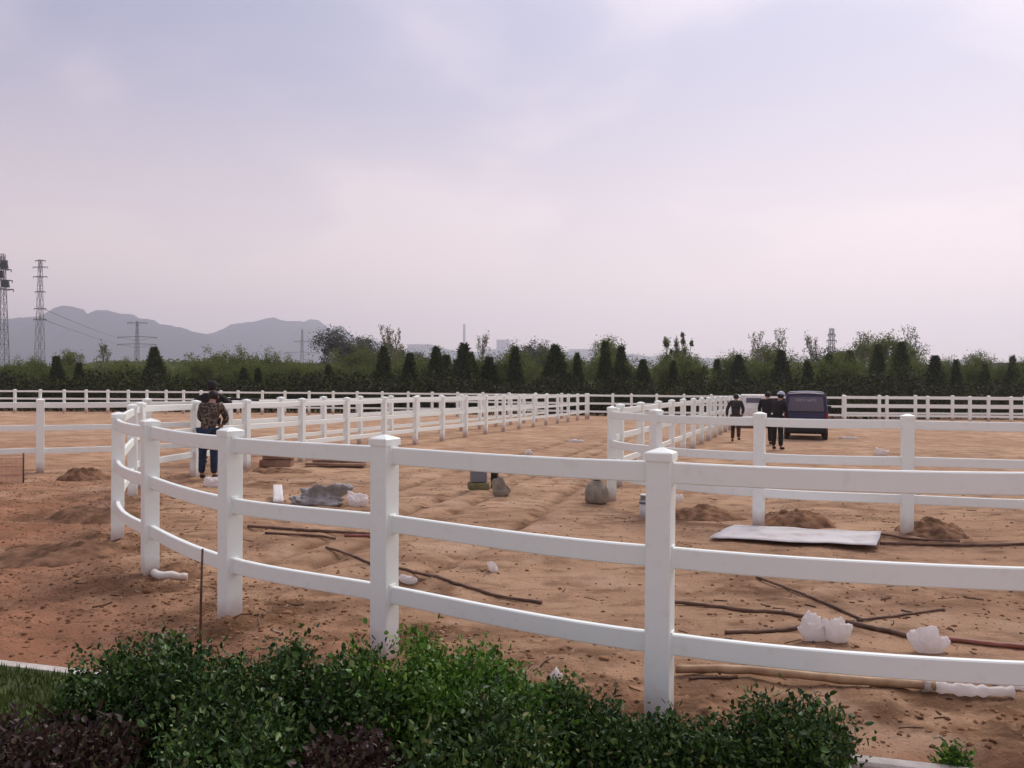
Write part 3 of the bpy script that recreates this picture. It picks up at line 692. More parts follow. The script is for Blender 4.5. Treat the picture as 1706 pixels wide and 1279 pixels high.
decid = [('dark', 30, 590, 70), ('dark', 60, 588, 72), ('bare', 172, 573, 64), ('spring', 112, 580, 80), ('spring', 210, 592, 84), ('spring', 345, 574, 82), ('dark', 375, 590, 80), ('spring', 398, 572, 84),
         ('dark', 446, 575, 78), ('spring', 480, 588, 80), ('spring', 515, 596, 76), ('grey', 565, 545, 92), ('spring', 590, 566, 84), ('grey', 615, 560, 90),
         ('bare', 645, 546, 80), ('bare', 659, 553, 76), ('grey', 668, 574, 86), ('dark', 725, 574, 74), ('bare', 803, 558, 84), ('dark', 858, 572, 76), ('grey', 888, 561, 84), ('dark', 924, 572, 78), ('grey', 900, 574, 80),
         ('spring', 958, 590, 78), ('spring', 1016, 556, 86), ('poplar', 1130, 544, 88), ('spring', 1098, 588, 86), ('dark', 1150, 592, 82),
         ('dark', 1236, 584, 76), ('bare', 1262, 556, 80), ('spring', 1280, 568, 82), ('bare', 1298, 552, 84), ('dark', 1318, 580, 78), ('bare', 1352, 560, 82), ('grey', 1384, 572, 84),
         ('spring', 1408, 578, 80), ('spring', 1448, 553, 82), ('dark', 1482, 549, 74), ('dark', 1510, 558, 78), ('bare', 1516, 548, 80), ('bare', 1440, 556, 76), ('dark', 1540, 592, 76),
         ('dark', 1575, 594, 74), ('dark', 1612, 598, 78), ('dark', 1650, 602, 76), ('dark', 1690, 604, 80), ('dark', -20, 596, 76), ('dark', 1730, 600, 78)]
for k, u in enumerate(range(-40, 640, 24)): decid.append(('spring' if k % 3 == 1 else 'dark', u+random.uniform(-9, 9), random.uniform(596, 612), 66+random.uniform(-3, 8)))
for k, u in enumerate(range(640, 1740, 27)): decid.append(('spring' if k % 4 == 1 else 'dark', u+random.uniform(-12, 12), random.uniform(580, 602), (57.5 if k % 4 == 0 else 65)+random.uniform(-1, 7)))
WORD = {'dark': ('leafy_tree', 'bushy dark green tree in the wood behind the far fence'), 'spring': ('young_leafed_tree', 'loose yellow-green tree in the wood behind the far fence'),
        'grey': ('grey_green_tree', 'tall hazy grey-green tree in the wood behind the far fence'), 'bare': ('bare_tree', 'nearly leafless thin-branched tree rising from the wood'),
        'poplar': ('poplar_tree', 'group of dark poplar tops rising from one trunk above the wood')}
cnt = {}; tot = {}
for k, u, v, y in decid: tot[k] = tot.get(k, 0)+1
for k, u, v, y in sorted(decid, key=lambda d_: d_[1]):
    j = cnt.get(k, 0); cnt[k] = j+1; b = at(u, y); h = zat(u, v, y)-b.z; nm, lb = WORD[k]
    lab = lb if tot[k] == 1 else '%s, %s from the left' % (lb, ORD[j])
    t = thing(nm, lab, 'tree', (b.x, b.y, b.z-0.05), 0 if k == 'poplar' else random.uniform(0, 6.3), 'trees of the wood behind the far fence')
    w = {'bare': 0.85, 'poplar': 0.85}.get(k, 0.95)*random.uniform(0.9, 1.1); t.scale = (h*w, h*w, h)
    tm, cm = BRD[k][j % len(BRD[k])]; obj('trunk', tm, None, t); obj('crown', cm, None, t)
# dense dark thicket that closes the foot of the wood: one mass
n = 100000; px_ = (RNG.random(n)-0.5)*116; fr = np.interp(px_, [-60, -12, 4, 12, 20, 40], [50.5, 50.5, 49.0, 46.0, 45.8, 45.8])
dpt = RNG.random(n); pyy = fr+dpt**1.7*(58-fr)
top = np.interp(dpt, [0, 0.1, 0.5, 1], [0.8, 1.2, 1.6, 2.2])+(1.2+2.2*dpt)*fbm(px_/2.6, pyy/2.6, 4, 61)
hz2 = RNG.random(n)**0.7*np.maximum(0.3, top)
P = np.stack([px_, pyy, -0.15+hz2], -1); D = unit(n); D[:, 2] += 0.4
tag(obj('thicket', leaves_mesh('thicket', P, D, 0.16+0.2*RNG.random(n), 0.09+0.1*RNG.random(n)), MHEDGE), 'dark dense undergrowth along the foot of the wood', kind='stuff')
n = 26000; px_ = (RNG.random(n)-0.5)*200; pyy = 104+RNG.random(n)*8
g_ = np.interp(px_, [-110, -60, -54, -22, -14, -2, 14, 24, 110], [0.7, 0.75, 1.02, 0.98, 0.62, 0.5, 0.66, 0.86, 0.88])
P = np.stack([px_, pyy, 3.6*g_+RNG.random(n)*(0.9+1.3*fbm(px_/4, pyy*0, 4, 71))], -1)
tag(obj('bank_scrub', leaves_mesh('bank_scrub', P, unit(n), 0.25+0.25*RNG.random(n), 0.15+0.15*RNG.random(n)), MLEAF), 'low scrub growing along the top of the bank', kind='stuff')

# ------------------------------------------------------------------ shrubs in front
def shrub(name, label, x, y, w, h, n, leafmat, leaf=0.028, seed=1, flat=1.0):
    rs = np.random.default_rng(seed); z0 = ground_z(x, y)
    t = thing(name, label, 'shrub', (x, y, z0), 0, 'shrubs of the planting bed')
    bm = bmesh.new(); tips = []
    for k in range(34):
        a = rs.random()*6.283; r = w*math.sqrt(rs.random())*0.95; zt = h*(0.35+0.65*rs.random())*math.sqrt(max(0.05, 1-(r/w)**2*0.75))*(0.85+0.3*rs.random())
        tip = Vector((math.cos(a)*r, math.sin(a)*r, zt)); tube([(tip.x*0.15, tip.y*0.15, -0.03), (tip.x*0.6, tip.y*0.6, zt*0.5), tip], [0.006, 0.004, 0.0015], 4, False, bm); tips.append(tip)
    for k in range(13):                                 # longer shoots that break the outline
        a = rs.random()*6.283; r = w*0.8*math.sqrt(rs.random()); tip = Vector((math.cos(a)*r, math.sin(a)*r, h*rs.uniform(0.92, 1.2)*math.sqrt(max(0.1, 1-(r/w)**2*0.6))))
        tube([(tip.x*0.7, tip.y*0.7, h*0.3), tip], [0.003, 0.0012], 4, False, bm)
        tips.append(tip)
    obj('stems', bm, MTWIG, t)
    T = np.array([p[:] for p in tips]); pick = RNG.integers(0, len(T), n); f = RNG.random(n)**0.55
    P = T[pick]*np.stack([0.35+0.65*f, 0.35+0.65*f, f], -1)+RNG.normal(size=(n, 3))*np.array([0.05, 0.05, 0.035])*(w/0.35)**0.5
    P[:, 2] = np.maximum(P[:, 2], 0.015); D = unit(n)+np.array([0, 0, 0.45])+(T[pick]/np.linalg.norm(T[pick], axis=1, keepdims=True))*0.5
    obj('foliage', leaves_mesh('foliage', P, D, leaf*(0.4+1.5*RNG.random(n)**1.6), leaf*0.68*(0.4+1.4*RNG.random(n)**1.6), 0.2, True), leafmat, t)
    return t
def hu(u, v, y): return (u-853)/F*y, zat(u, v, y)
SH = [('plum_shrub', 'low plum-leaved shrub at the bottom left corner', 30, 1215, 3.45, 0.36, MPLUM, 4200),
      ('plum_shrub', 'plum-brown leaved shrub next to the one in the bottom left corner', 120, 1225, 3.2, 0.26, MPLUM, 4200),
      ('green_shrub', 'dark green shrub at the left end of the hedge, beside the lawn', 185, 1104, 3.75, 0.21, MSHRUB, 6500),
      ('green_shrub', 'tall dark green shrub behind the thin rusty stake', 290, 1082, 3.7, 0.24, MSHRUB, 7000),
      ('green_shrub', 'dark green shrub just right of the thin rusty stake', 400, 1108, 3.65, 0.26, MSHRUB, 6500),
      ('green_shrub', 'loose leafy shrub midway between the stake and the second near post', 490, 1092, 3.7, 0.26, MSHRUB, 5000),
      ('green_shrub', 'dark green shrub left of the foot of the second near post', 585, 1110, 3.6, 0.27, MSHRUB, 6500),
      ('green_shrub', 'bright green shrub hiding the foot of the second near post', 680, 1085, 3.7, 0.30, MSHRUB2, 7500),
      ('green_shrub', 'bright green shrub right of the foot of the second near post', 775, 1090, 3.65, 0.29, MSHRUB2, 7500),
      ('green_shrub', 'bright green shrub sloping down to the right in mid hedge', 870, 1128, 3.6, 0.29, MSHRUB2, 7000),
      ('green_shrub', 'lower green shrub left of the nearest post', 950, 1170, 3.55, 0.24, MSHRUB, 6000),
      ('green_shrub', 'low dark shrub in front of the nearest post', 1060, 1212, 3.5, 0.25, MSHRUB, 5500),
      ('green_shrub', 'low sparse shrub right of the nearest post', 1190, 1220, 3.5, 0.24, MSHRUB, 4500),
      ('green_shrub', 'rounded green shrub at the right end of the hedge', 1325, 1188, 3.5, 0.27, MSHRUB, 6500),
      ('plum_shrub', 'plum-brown shrub at the bottom edge below the second near post', 590, 1240, 3.15, 0.2, MPLUM, 4000),
      ('green_shrub', 'very dark shrub at the bottom edge left of the middle', 380, 1190, 3.2, 0.32, MSHRUB, 6000),
      ('green_shrub', 'very dark shrub at the bottom edge right of the middle', 800, 1190, 3.2, 0.33, MSHRUB, 6000),
      ('small_shrub', 'tiny green sprig at the bottom right beside the kerb', 1592, 1255, 3.62, 0.06, MSHRUB2, 260)]
for i, (nm, lb, u, v, y, w, m, n) in enumerate(SH):
    x, h = hu(u, v, y); shrub(nm, lb, x, y, w*1.12, max(0.1, h*1.02), int(n*1.9), m, seed=100+i, leaf=0.0235 if m is not MPLUM else 0.027)

# ------------------------------------------------------------------ things lying about
def gspot(u, v, lift=0.0):
    p = spot(u, v); p.z = ground_z(p.x, p.y)+lift; return p
def lying(name, label, cat, pts, r, m, lift=0.0, group=None, n=6, wob=0.012):
    P = [gspot(u, v, r*0.8+lift) for u, v in pts]; P = catmull(P, 7)
    P = [p+Vector((0, random.uniform(-wob, wob)*0.6, 0)) for p in P]
    for p in P: p.z = max(p.z, ground_z(p.x, p.y)+r*0.75)
    o = obj(name, tube(P, [r*random.uniform(0.9, 1.1) for _ in P], n), m); return tag(o, label, cat, group)
def mound(label, u, v, wpx, h, seed, name='dirt_mound', m=None, asp=0.8):
    h *= 0.72; c = gspot(u, v); s = F/c.y; w = wpx/2/s; n = 44; g = np.linspace(-1, 1, n); gx, gy = np.meshgrid(g, g); rr = np.hypot(gx, gy)
    wx = gx*w*1.15; wy = gy*w*asp*1.15; sp = np.clip(1-rr/(0.92+0.35*fbm(gx*2.2+seed, gy*2.2, 3, seed)), 0, 1)
    gxw = gx+0.5*fbm(gx*1.5+seed*3, gy*1.5, 2, seed+6)
    sp = np.clip(1-np.hypot(gxw, gy)/(0.9+0.5*fbm(gx*2.2+seed, gy*2.2, 3, seed)), 0, 1)
    zz = h*(1-(1-np.minimum(1, sp*1.25))**1.7)*(0.85+0.9*fbm(gx*3+seed, gy*3, 3, seed+3))+0.5*h*fbm(gx*8, gy*8+seed, 3, seed)*np.minimum(1, sp*4)
    gzv = np.array([ground_z(c.x+a, c.y+b) for a, b in zip(wx.ravel(), wy.ravel())]).reshape(n, n)
    V = np.stack([wx, wy, gzv-c.z+zz-0.015*(sp <= 0)], -1).reshape(-1, 3); ii = np.arange(n*n).reshape(n, n)
    q = np.stack([ii[:-1, :-1], ii[:-1, 1:], ii[1:, 1:], ii[1:, :-1]], -1).reshape(-1, 4)
    keep = (sp.ravel()[q] > 0).any(1)
    o = obj(name, mesh_arrays(name, V, q[keep], True), m or MMOUND, None, c); return tag(o, label, 'mound', 'heaps of dug earth')
mound('pointed heap of dark earth near the left fence post', 140, 800, 76, 0.34, 1)
mound('wide low heap of earth left of the curving fence', 160, 864, 170, 0.22, 2)
mound('flat scattered heap of earth at the left, below the wide heap', 100, 926, 190, 0.15, 3)
mound('long rubble heap behind the nearest post, left of the white board', 1170, 862, 150, 0.22, 4, asp=0.5)
mound('rounded earth heap behind the white board, beside a paddock post', 1330, 873, 120, 0.27, 5)
mound('rounded earth heap at the foot of the right-hand paddock post', 1552, 889, 112, 0.25, 6)
mound('small earth heap at the foot of the fourth near post', 300, 962, 100, 0.11, 7)
mound('low earth heap in front of the nearest post', 1180, 1190, 160, 0.07, 8, asp=0.6)
mound('low earth heap at the far end of the boards, mid lane', 470, 786, 90, 0.10, 9, asp=0.5)
def crumple(name, label, cat, u, v, wpx, hpx, m, seed, dpx=None, sharp=0.5, lift=0.0):
    c = gspot(u, v, lift); s = F/c.y; bm = bmesh.new(); bmesh.ops.create_icosphere(bm, subdivisions=5, radius=1)
    w, h, dd_ = wpx/2/s, hpx/s, (dpx or wpx*0.7)/2/s
    rs = np.random.default_rng(seed); dirs = rs.normal(size=(26, 3)); dirs /= np.linalg.norm(dirs, axis=1, keepdims=True); offs = 0.55+0.45*rs.random(26)
    for vt in bm.verts:
        p = np.array(vt.co[:]); d_ = dirs@p; cut = np.where(d_ > 0.05, offs/np.maximum(d_, 0.05), 9).min(); k = min(1.0, cut)
        k *= 1+sharp*(0.9*float(fbm(p[0]*1.4+seed, p[1]*1.4+p[2]*1.7, 2, seed))-0.55*abs(float(fbm(p[0]*2.6+seed+p[2], p[1]*2.6-p[2]*2.1, 3, seed+9)))+0.08); vt.co = Vector((p[0]*w*k*1.1, p[1]*dd_*k*1.1, max(-0.02, (p[2]*0.62+0.4)*h*k)))
    for f in bm.faces: f.smooth = True
    o = obj(name, bm, m, None, c); return tag(o, label, cat)
crumple('tarpaulin', 'crumpled grey plastic sheet heaped on the ground inside the curve', 'tarpaulin', 532, 838, 92, 36, MGTARP, 3, 50, 1.2)
crumple('plastic_bag', 'crushed white bag beside the crumpled grey sheet', 'bag', 594, 842, 36, 22, MWPLAS, 5, 26, 0.9)
crumple('plastic_bag', 'white bag on the ground at the feet of the worker in the patterned jacket', 'bag', 357, 811, 36, 20, MWPLAS, 6, 26, 0.6)
crumple('plastic_bag', 'small white pouch leaning against the translucent bag on the hoses', 'bag', 1357, 1070, 40, 42, MWPLAS, 8, 30, 1.1)
crumple('plastic_bag', 'upright translucent bag right of the small white pouch', 'bag', 1398, 1073, 46, 48, MWPLAS, 9, 26, 0.8)
crumple('plastic_bag', 'white wrapped bundle at the end of the red-brown hose', 'bag', 1550, 1085, 62, 46, MWPLAS, 10, 40, 0.8)
crumple('plastic_bag', 'small white crumpled scrap in the middle of the lane', 'litter', 824, 954, 18, 18, MWPLAS, 12, 14, 1.0)
crumple('paper_scrap', 'tiny white scrap lying in the far lane', 'litter', 882, 757, 12, 8, MWPLAS, 13, 10, 1.0)
crumple('paper_scrap', 'tiny white scrap at the foot of the lane fence', 'litter', 960, 737, 26, 6, MWPLAS, 15, 14, 1.0)
crumple('paper_scrap', 'white scrap on the rubble heap right of the nearest post', 'litter', 1132, 846, 14, 16, MWPLAS, 14, 10, 1.0, 0.1)
crumple('paper_scrap', 'pale scrap beside the foot of the second near post', 'litter', 684, 968, 30, 14, MWPLAS, 16, 20, 1.0)
crumple('paper_scrap', 'pale scrap on the soil above the bright green shrubs', 'litter', 930, 1142, 22, 22, MWPLAS, 17, 14, 1.0)
crumple('paper_scrap', 'thin pale litter on the sand right of the van', 'litter', 1415, 731, 36, 5, MWPLAS, 18, 24, 1.0)
crumple('paper_scrap', 'small bright litter on the sand in front of the van', 'litter', 1468, 758, 22, 14, MWPLAS, 19, 18, 1.0)
# olive sack with tied neck
c = gspot(995, 838); sc_ = c.y/F; rad = 20*sc_
t = thing('round_sack', 'round olive-grey sack standing by the paddock corner post', 'sack', c)
rows = [(0.0, 0.0), (0.72, 0.0), (0.93, 0.18), (1.0, 0.75), (0.93, 1.25), (0.66, 1.66), (0.34, 1.85), (0.20, 1.95)]
bm = bmesh.new(); pr = None
for r_, z_ in rows:
    ring = [bm.verts.new((math.cos(k*math.pi/9)*rad*r_*(1+0.06*math.sin(k*2.3+z_*3)), math.sin(k*math.pi/9)*rad*r_*(1+0.06*math.cos(k*1.7)), z_*rad)) for k in range(18)]
    if pr:
        for k in range(18): bm.faces.new((pr[k], pr[(k+1) % 18], ring[(k+1) % 18], ring[k])).smooth = True
    pr = ring
bm.faces.new(pr); obj('body', bm, MSACK, t)
obj('tie', tube([(math.cos(k*math.pi/6)*rad*0.26, math.sin(k*math.pi/6)*rad*0.26, rad*1.93) for k in range(13)], rad*0.05, 5), MSTICK, t)
obj('neck', tube([(0, 0, rad*1.9), (0.02, 0, rad*2.1), (0.05, 0, rad*2.3)], [rad*0.2, rad*0.3, rad*0.42], 9), MSACK, t)
# tool box and cartons in the lane
c = gspot(798, 815)
t = thing('tool_crate', 'grey tool crate on an olive canvas in the middle of the lane', 'crate', c, 0.15)
obj('canvas', box_bm((0, 0, 0.06), (0.34, 0.26, 0.12), 0.03, 2), MOLIVE, t)
obj('box', box_bm((0, 0, 0.24), (0.26, 0.2, 0.23), 0.012), MGREY, t)
obj('lid', box_bm((0, 0, 0.365), (0.28, 0.22, 0.025), 0.006), MBLACK, t)
obj('handle', tube([(-0.08, 0, 0.375), (-0.07, 0, 0.42), (0.07, 0, 0.42), (0.08, 0, 0.375)], 0.009, 6), MBLACK, t)
obj('clasp', box_bm((0, -0.105, 0.33), (0.04, 0.012, 0.05)), MSTEEL, t)
c = gspot(825, 812); t = thing('black_bag', 'small black bag beside the grey tool crate', 'bag', c, -0.2)
obj('body', box_bm((0, 0, 0.14), (0.11, 0.16, 0.28), 0.04, 3), MBLACK, t); obj('strap', tube([(0, -0.05, 0.27), (0, -0.03, 0.37), (0, 0.03, 0.37), (0, 0.05, 0.27)], 0.008, 5), MBLACK, t)
crumple('soil_sack', 'slumped grey-brown sack right of the grey tool crate', 'sack', 836, 827, 38, 32, MSACK, 23, 30, 0.5)
# white bits beside the nearest post
c = gspot(1078, 862); t = thing('paint_tin', 'dented white tin half hidden behind the nearest post', 'tin', c, 0.3)
obj('body', tube([(0, 0, 0), (0, 0, 0.2)], [0.09, 0.09], 14), MBOARD, t); obj('rim', tube([(0, 0, 0.19), (0, 0, 0.21)], [0.096, 0.096], 14), MSTEEL, t)
obj('lid', tube([(0, 0, 0.205), (0, 0, 0.215)], [0.085, 0.085], 14), MGREY, t)
c = gspot(1076, 840); t = thing('paint_tin', 'small grey-lidded tin behind the dented white tin', 'tin', c, 0.8)
obj('body', tube([(0, 0, 0), (0, 0, 0.15)], [0.07, 0.07], 14), MGREY, t); obj('rim', tube([(0, 0, 0.14), (0, 0, 0.157)], [0.075, 0.075], 14), MBOARD, t)
# white board lying on the earth
def flat_sheet(name, label, cat, corners, m, bend, thick=0.006, nx_=14, ny_=5):
    bm = bmesh.new(); cs = [gspot(u, v) for u, v in corners]; top = []; bot = []
    for j in range(ny_+1):
        for i in range(nx_+1):
            a, b = i/nx_, j/ny_; p = cs[0].lerp(cs[1], a).lerp(cs[3].lerp(cs[2], a), b); z = max(g_z for g_z in (ground_z(p.x, p.y),))+0.02+bend(a, b)
            top.append(bm.verts.new((p.x, p.y, z+thick))); bot.append(bm.verts.new((p.x, p.y, z)))
    w = nx_+1
    for j in range(ny_):
        for i in range(nx_):
            k = j*w+i; bm.faces.new((top[k], top[k+1], top[k+w+1], top[k+w])).smooth = True; bm.faces.new((bot[k+w], bot[k+w+1], bot[k+1], bot[k]))
    edge = [j*w for j in range(ny_, 0, -1)]+list(range(nx_))+[j*w+nx_ for j in range(ny_)]+[ny_*w+i for i in range(nx_, 0, -1)]
    for a, b in zip(edge, edge[1:]+edge[:1]): bm.faces.new((top[a], bot[a], bot[b], top[b]))
    recalc(bm); return tag(obj(name, bm, m), label, cat)
flat_sheet('white_board', 'long white board lying flat behind the fence between the paddock posts', 'board',
           [(1183, 900), (1462, 920), (1470, 895), (1225, 878)], MBOARD, lambda a, b: 0.012+0.025*a*(1-b)*abs(math.sin(a*5))+0.012*a)
flat_sheet('white_board', 'upright-looking white offcut near the crumpled grey sheet', 'board', [(456, 842), (474, 842), (471, 826), (456, 826)], MBOARD, lambda a, b: 0.03+b*0.10, 0.02, 4, 4)
lying('rail_offcut', 'short white rail offcut lying at the foot of the fourth near post', 'offcut', [(258, 966), (272, 972), (314, 971)], 0.035, MV, n=8)
# bricks / timber stack far in the lane
t = thing('timber_stack', 'low stack of brown timber baulks by the lane fence', 'timber', gspot(462, 781), 0.05)
for k, (dx, dz, w) in enumerate(((0, 0.10, 0.62), (0.04, 0.25, 0.58))): obj('baulk', box_bm((dx, 0, dz), (w, 0.3, 0.14), 0.012), MTIMBER, t)
t = thing('timber_stack', 'long brown plank pile right of the baulk stack', 'timber', gspot(560, 778), -0.12)
for k in range(2): obj('plank', box_bm((0.04*k, 0.16*(k % 2), 0.05+0.055*k), (1.25-0.12*k, 0.2, 0.05), 0.006), MTIMBER, t).rotation_euler[2] = 0.03*(k-1.5)
# sticks, hoses and poles
ST = [('stick', 'thick dark stick lying just below the middle rail, left of the second near post', 'stick', [(415, 878), (500, 886), (618, 893)], 0.018, MSTICK),
      ('stick', 'thin dark stick below the thick one, left of the second near post', 'stick', [(443, 893), (530, 896), (560, 898)], 0.014, MSTICK),
      ('stick', 'short red-brown stick touching the second near post', 'stick', [(576, 896), (640, 897)], 0.02, MHOSE),
      ('hose', 'long dark hose running diagonally below the second near post', 'hose', [(545, 914), (585, 926), (622, 945), (690, 955), (760, 975), (830, 993), (905, 1007)], 0.013, MSTICK),
      ('hose', 'dark hose lying from the nearest post to the small white pouch', 'hose', [(1090, 1004), (1150, 1008), (1230, 1018), (1345, 1034)], 0.014, MSTICK),
      ('hose', 'thin dark hose slanting down to the right above the bags', 'hose', [(1262, 966), (1310, 984), (1380, 1012), (1440, 1036)], 0.011, MSTICK),
      ('stick', 'thin stick slanting up to the right between the bags', 'stick', [(1430, 1036), (1490, 1030), (1575, 1019)], 0.009, MSTICK),
      ('hose', 'thick dark hose joining the two groups of bags', 'hose', [(1412, 1042), (1450, 1048), (1490, 1056), (1535, 1068)], 0.017, MSTICK),
      ('hose', 'dark hose curving away left from the small white pouch', 'hose', [(1210, 1056), (1260, 1056), (1310, 1052), (1345, 1046)], 0.013, MSTICK),
      ('hose', 'red-brown hose running off the right edge from the wrapped bundle', 'hose', [(1570, 1066), (1640, 1075), (1720, 1082)], 0.017, MHOSE),
      ('stick', 'dark stick lying across the end of the white board', 'stick', [(1397, 891), (1470, 895), (1520, 901), (1600, 904)], 0.013, MSTICK),
      ('stick', 'long dark stick from the end of the white board to the right edge', 'stick', [(1468, 908), (1560, 909), (1640, 911), (1720, 907)], 0.016, MSTICK),
      ('bamboo_pole', 'long tan pole lying under the bottom rail right of the nearest post', 'pole', [(1128, 1124), (1250, 1133), (1400, 1147), (1560, 1160)], 0.026, MBAMBOO),
      ('bamboo_pole', 'second tan pole behind the long tan pole under the bottom rail', 'pole', [(1238, 1119), (1350, 1128), (1480, 1141), (1580, 1150)], 0.024, MBAMBOO),
      ('stick', 'short broken branch on the tan poles', 'stick', [(1310, 1127), (1380, 1128), (1420, 1124)], 0.014, MTIMBER),
      ('stick', 'thin dark stick beside the left end of the tan poles', 'stick', [(1150, 1133), (1200, 1134), (1232, 1136)], 0.008, MSTICK),
      ('hose', 'pale ribbon of plastic at the right end of the tan poles', 'strip', [(1655, 1141), (1690, 1148), (1730, 1154)], 0.016, MWPLAS)]
for nm, lb, ct, pts, r, m in ST: lying(nm, lb, ct, pts, r, m, 0.02 if m is MBAMBOO else 0.004)
P = [gspot(u, v, 0.035) for u, v in ((1540, 1158), (1590, 1161), (1640, 1164), (1690, 1166))]
tag(obj('plastic_wrap', tube(catmull(P, 5), [0.03*random.uniform(0.7, 1.4) for _ in range(16)], 8), MWPLAS), 'white plastic film wrapped round the right end of the tan poles', 'wrap')
# stakes and net
c = gspot(336, 1092); st = obj('iron_stake', tube([(0, 0, -0.1), (0.004, 0, 0.35), (0.012, 0, 0.66)], [0.008, 0.008, 0.007], 6), MRUST, None, c); tag(st, 'thin rusty iron stake standing in front of the bottom rail', 'stake')
c = gspot(40, 806); st = obj('iron_stake', tube([(0, 0, -0.1), (0, 0, 0.25), (0.0, 0, 0.50)], [0.012, 0.012, 0.014], 6), MRUST, None, c); tag(st, 'thin stake at the left edge holding the low net', 'stake')
t = thing('low_net', 'low pale orange net stretched to a stake at the left edge', 'net', gspot(40, 806))
bm = bmesh.new()
for k in range(62): tube([(-0.01-k*0.021, 0.0, 0.005), (-0.01-k*0.021, 0.004*math.sin(k), 0.42)], 0.006, 4, False, bm)
obj('net_strands', bm, MNET, t)['kind'] = 'stuff'
for z in (0.02, 0.14, 0.28, 0.42): obj('net_band', tube([(0, 0, z), (-0.65, 0.004, z-0.01), (-1.3, 0, z)], 0.006, 4), MNET, t)
st2 = None

# ------------------------------------------------------------------ vehicles
MNAVY = mat('navy_paint', (0.026, 0.028, 0.085), 0.4, spec=0.35); MGLASS = mat('dark_glass', (0.095, 0.09, 0.135), 0.25, spec=0.4)
MTYRE = mat('tyre_rubber', (0.015, 0.014, 0.014), 0.9, (0.06, 0.04, 0.03), 12); MRIM = mat('steel_rim', (0.3, 0.3, 0.3), 0.4, metal=0.8)
MTAIL = mat('tail_lamp', (0.25, 0.015, 0.015), 0.25); MWPAINT = mat('white_paint', (0.74, 0.73, 0.72), 0.35, (0.6, 0.56, 0.52), 3)
MPALE = mat('pale_lettering', (0.36, 0.35, 0.39), 0.5); MCHROME = mat('roof_edge_trim', (0.55, 0.55, 0.58), 0.35, metal=0.5)
def loft(rows, close=True):
    bm = bmesh.new(); pr = None
    for row in rows:
        r = [bm.verts.new(p) for p in row]
        if pr:
            for k in range(len(r)): bm.faces.new((pr[k], pr[(k+1) % len(r)], r[(k+1) % len(r)], r[k])).smooth = False
        elif close: bm.faces.new(r[::-1])
        pr = r
    if close: bm.faces.new(pr)
    return recalc(bm)
def wheel(par, x, y, r, w):
    wt = obj('wheel', tube([(x-w/2, y, r), (x-w/2+0.02, y, r), (x+w/2-0.02, y, r), (x+w/2, y, r)], [r*0.93, r, r, r*0.93], 20), MTYRE, par)
    s = 1 if x > 0 else -1
    obj('rim', tube([(x+s*(w/2-0.01), y, r), (x+s*(w/2+0.008), y, r)], [r*0.6, r*0.55], 14), MRIM, wt)
# small navy van seen from behind; local +Y is the way it faces
p = spot(1343, 733); van = thing('parked_van', 'small dark navy van parked with its rear to the camera', 'van', p, -math.atan2(0.36, 1))
def vrow(y, w, zb, zt, tw):                 # section: width at belt w, roof width tw
    return [(-w*0.97, y, zb), (w*0.97, y, zb), (w, y, zb+0.18), (w, y, 0.86), (tw+0.03, y, zt-0.12), (tw-0.06, y, zt-0.015), (0, y, zt+0.012), (-tw+0.06, y, zt-0.015), (-tw-0.03, y, zt-0.12), (-w, y, 0.86), (-w, y, zb+0.18)]
body = loft([vrow(0.03, 0.655, 0.3, 1.50, 0.57), vrow(0.0+0.10, 0.685, 0.27, 1.575, 0.6), vrow(1.2, 0.69, 0.26, 1.60, 0.6), vrow(2.1, 0.69, 0.26, 1.58, 0.6),
             vrow(2.62, 0.685, 0.26, 1.36, 0.6), vrow(3.02, 0.67, 0.28, 0.98, 0.62), vrow(3.2, 0.62, 0.33, 0.90, 0.56)])
bmesh.ops.bevel(body, geom=[e for e in body.edges if e.calc_face_angle(0) > 0.5], offset=0.025, segments=2, affect='EDGES')
obj('body', body, MNAVY, van)
hb = bmesh.new()
def quadbox(bm, pts, t_, dirn=(0, -1, 0)):
    d_ = Vector(dirn)*t_; a = [bm.verts.new(p_) for p_ in pts]; b = [bm.verts.new(Vector(p_)+d_) for p_ in pts]
    bm.faces.new(a); bm.faces.new(b[::-1])
    for k in range(4): bm.faces.new((a[k], b[k], b[(k+1) % 4], a[(k+1) % 4]))
    return recalc(bm)
hatch = obj('rear_hatch', quadbox(bmesh.new(), [(-0.6, 0.03, 0.45), (0.6, 0.03, 0.45), (0.55, 0.045, 1.46), (-0.55, 0.045, 1.46)], 0.03), MNAVY, van)
obj('rear_window', quadbox(bmesh.new(), [(-0.555, 0.0, 0.95), (0.555, 0.0, 0.95), (0.51, 0.012, 1.42), (-0.51, 0.012, 1.42)], 0.008), MGLASS, hatch)
obj('window_seal', quadbox(bmesh.new(), [(-0.57, 0.0, 0.915), (0.57, 0.0, 0.915), (0.565, 0.0, 0.945), (-0.565, 0.0, 0.945)], 0.014), MBLACK, hatch)
obj('handle', box_bm((0, -0.012, 0.70), (0.16, 0.02, 0.035)), MBLACK, hatch)
obj('number_plate', box_bm((0, -0.01, 0.58), (0.36, 0.012, 0.12)), MWPAINT, hatch)
txt = bpy.data.curves.new('lettering', 'FONT'); txt.body = 'IOIOI 66FO'; txt.size = 0.13; txt.align_x = 'CENTER'; txt.extrude = 0.001
to = bpy.data.objects.new('lettering', txt); COL.objects.link(to); bpy.context.view_layer.update()
tm = bpy.data.meshes.new_from_object(to.evaluated_get(bpy.context.evaluated_depsgraph_get())); bpy.data.objects.remove(to)
lt = obj('lettering', with_mat(tm, MPALE), None, hatch, (0, -0.012, 1.27)); lt.rotation_euler = (R(89), 0, 0)
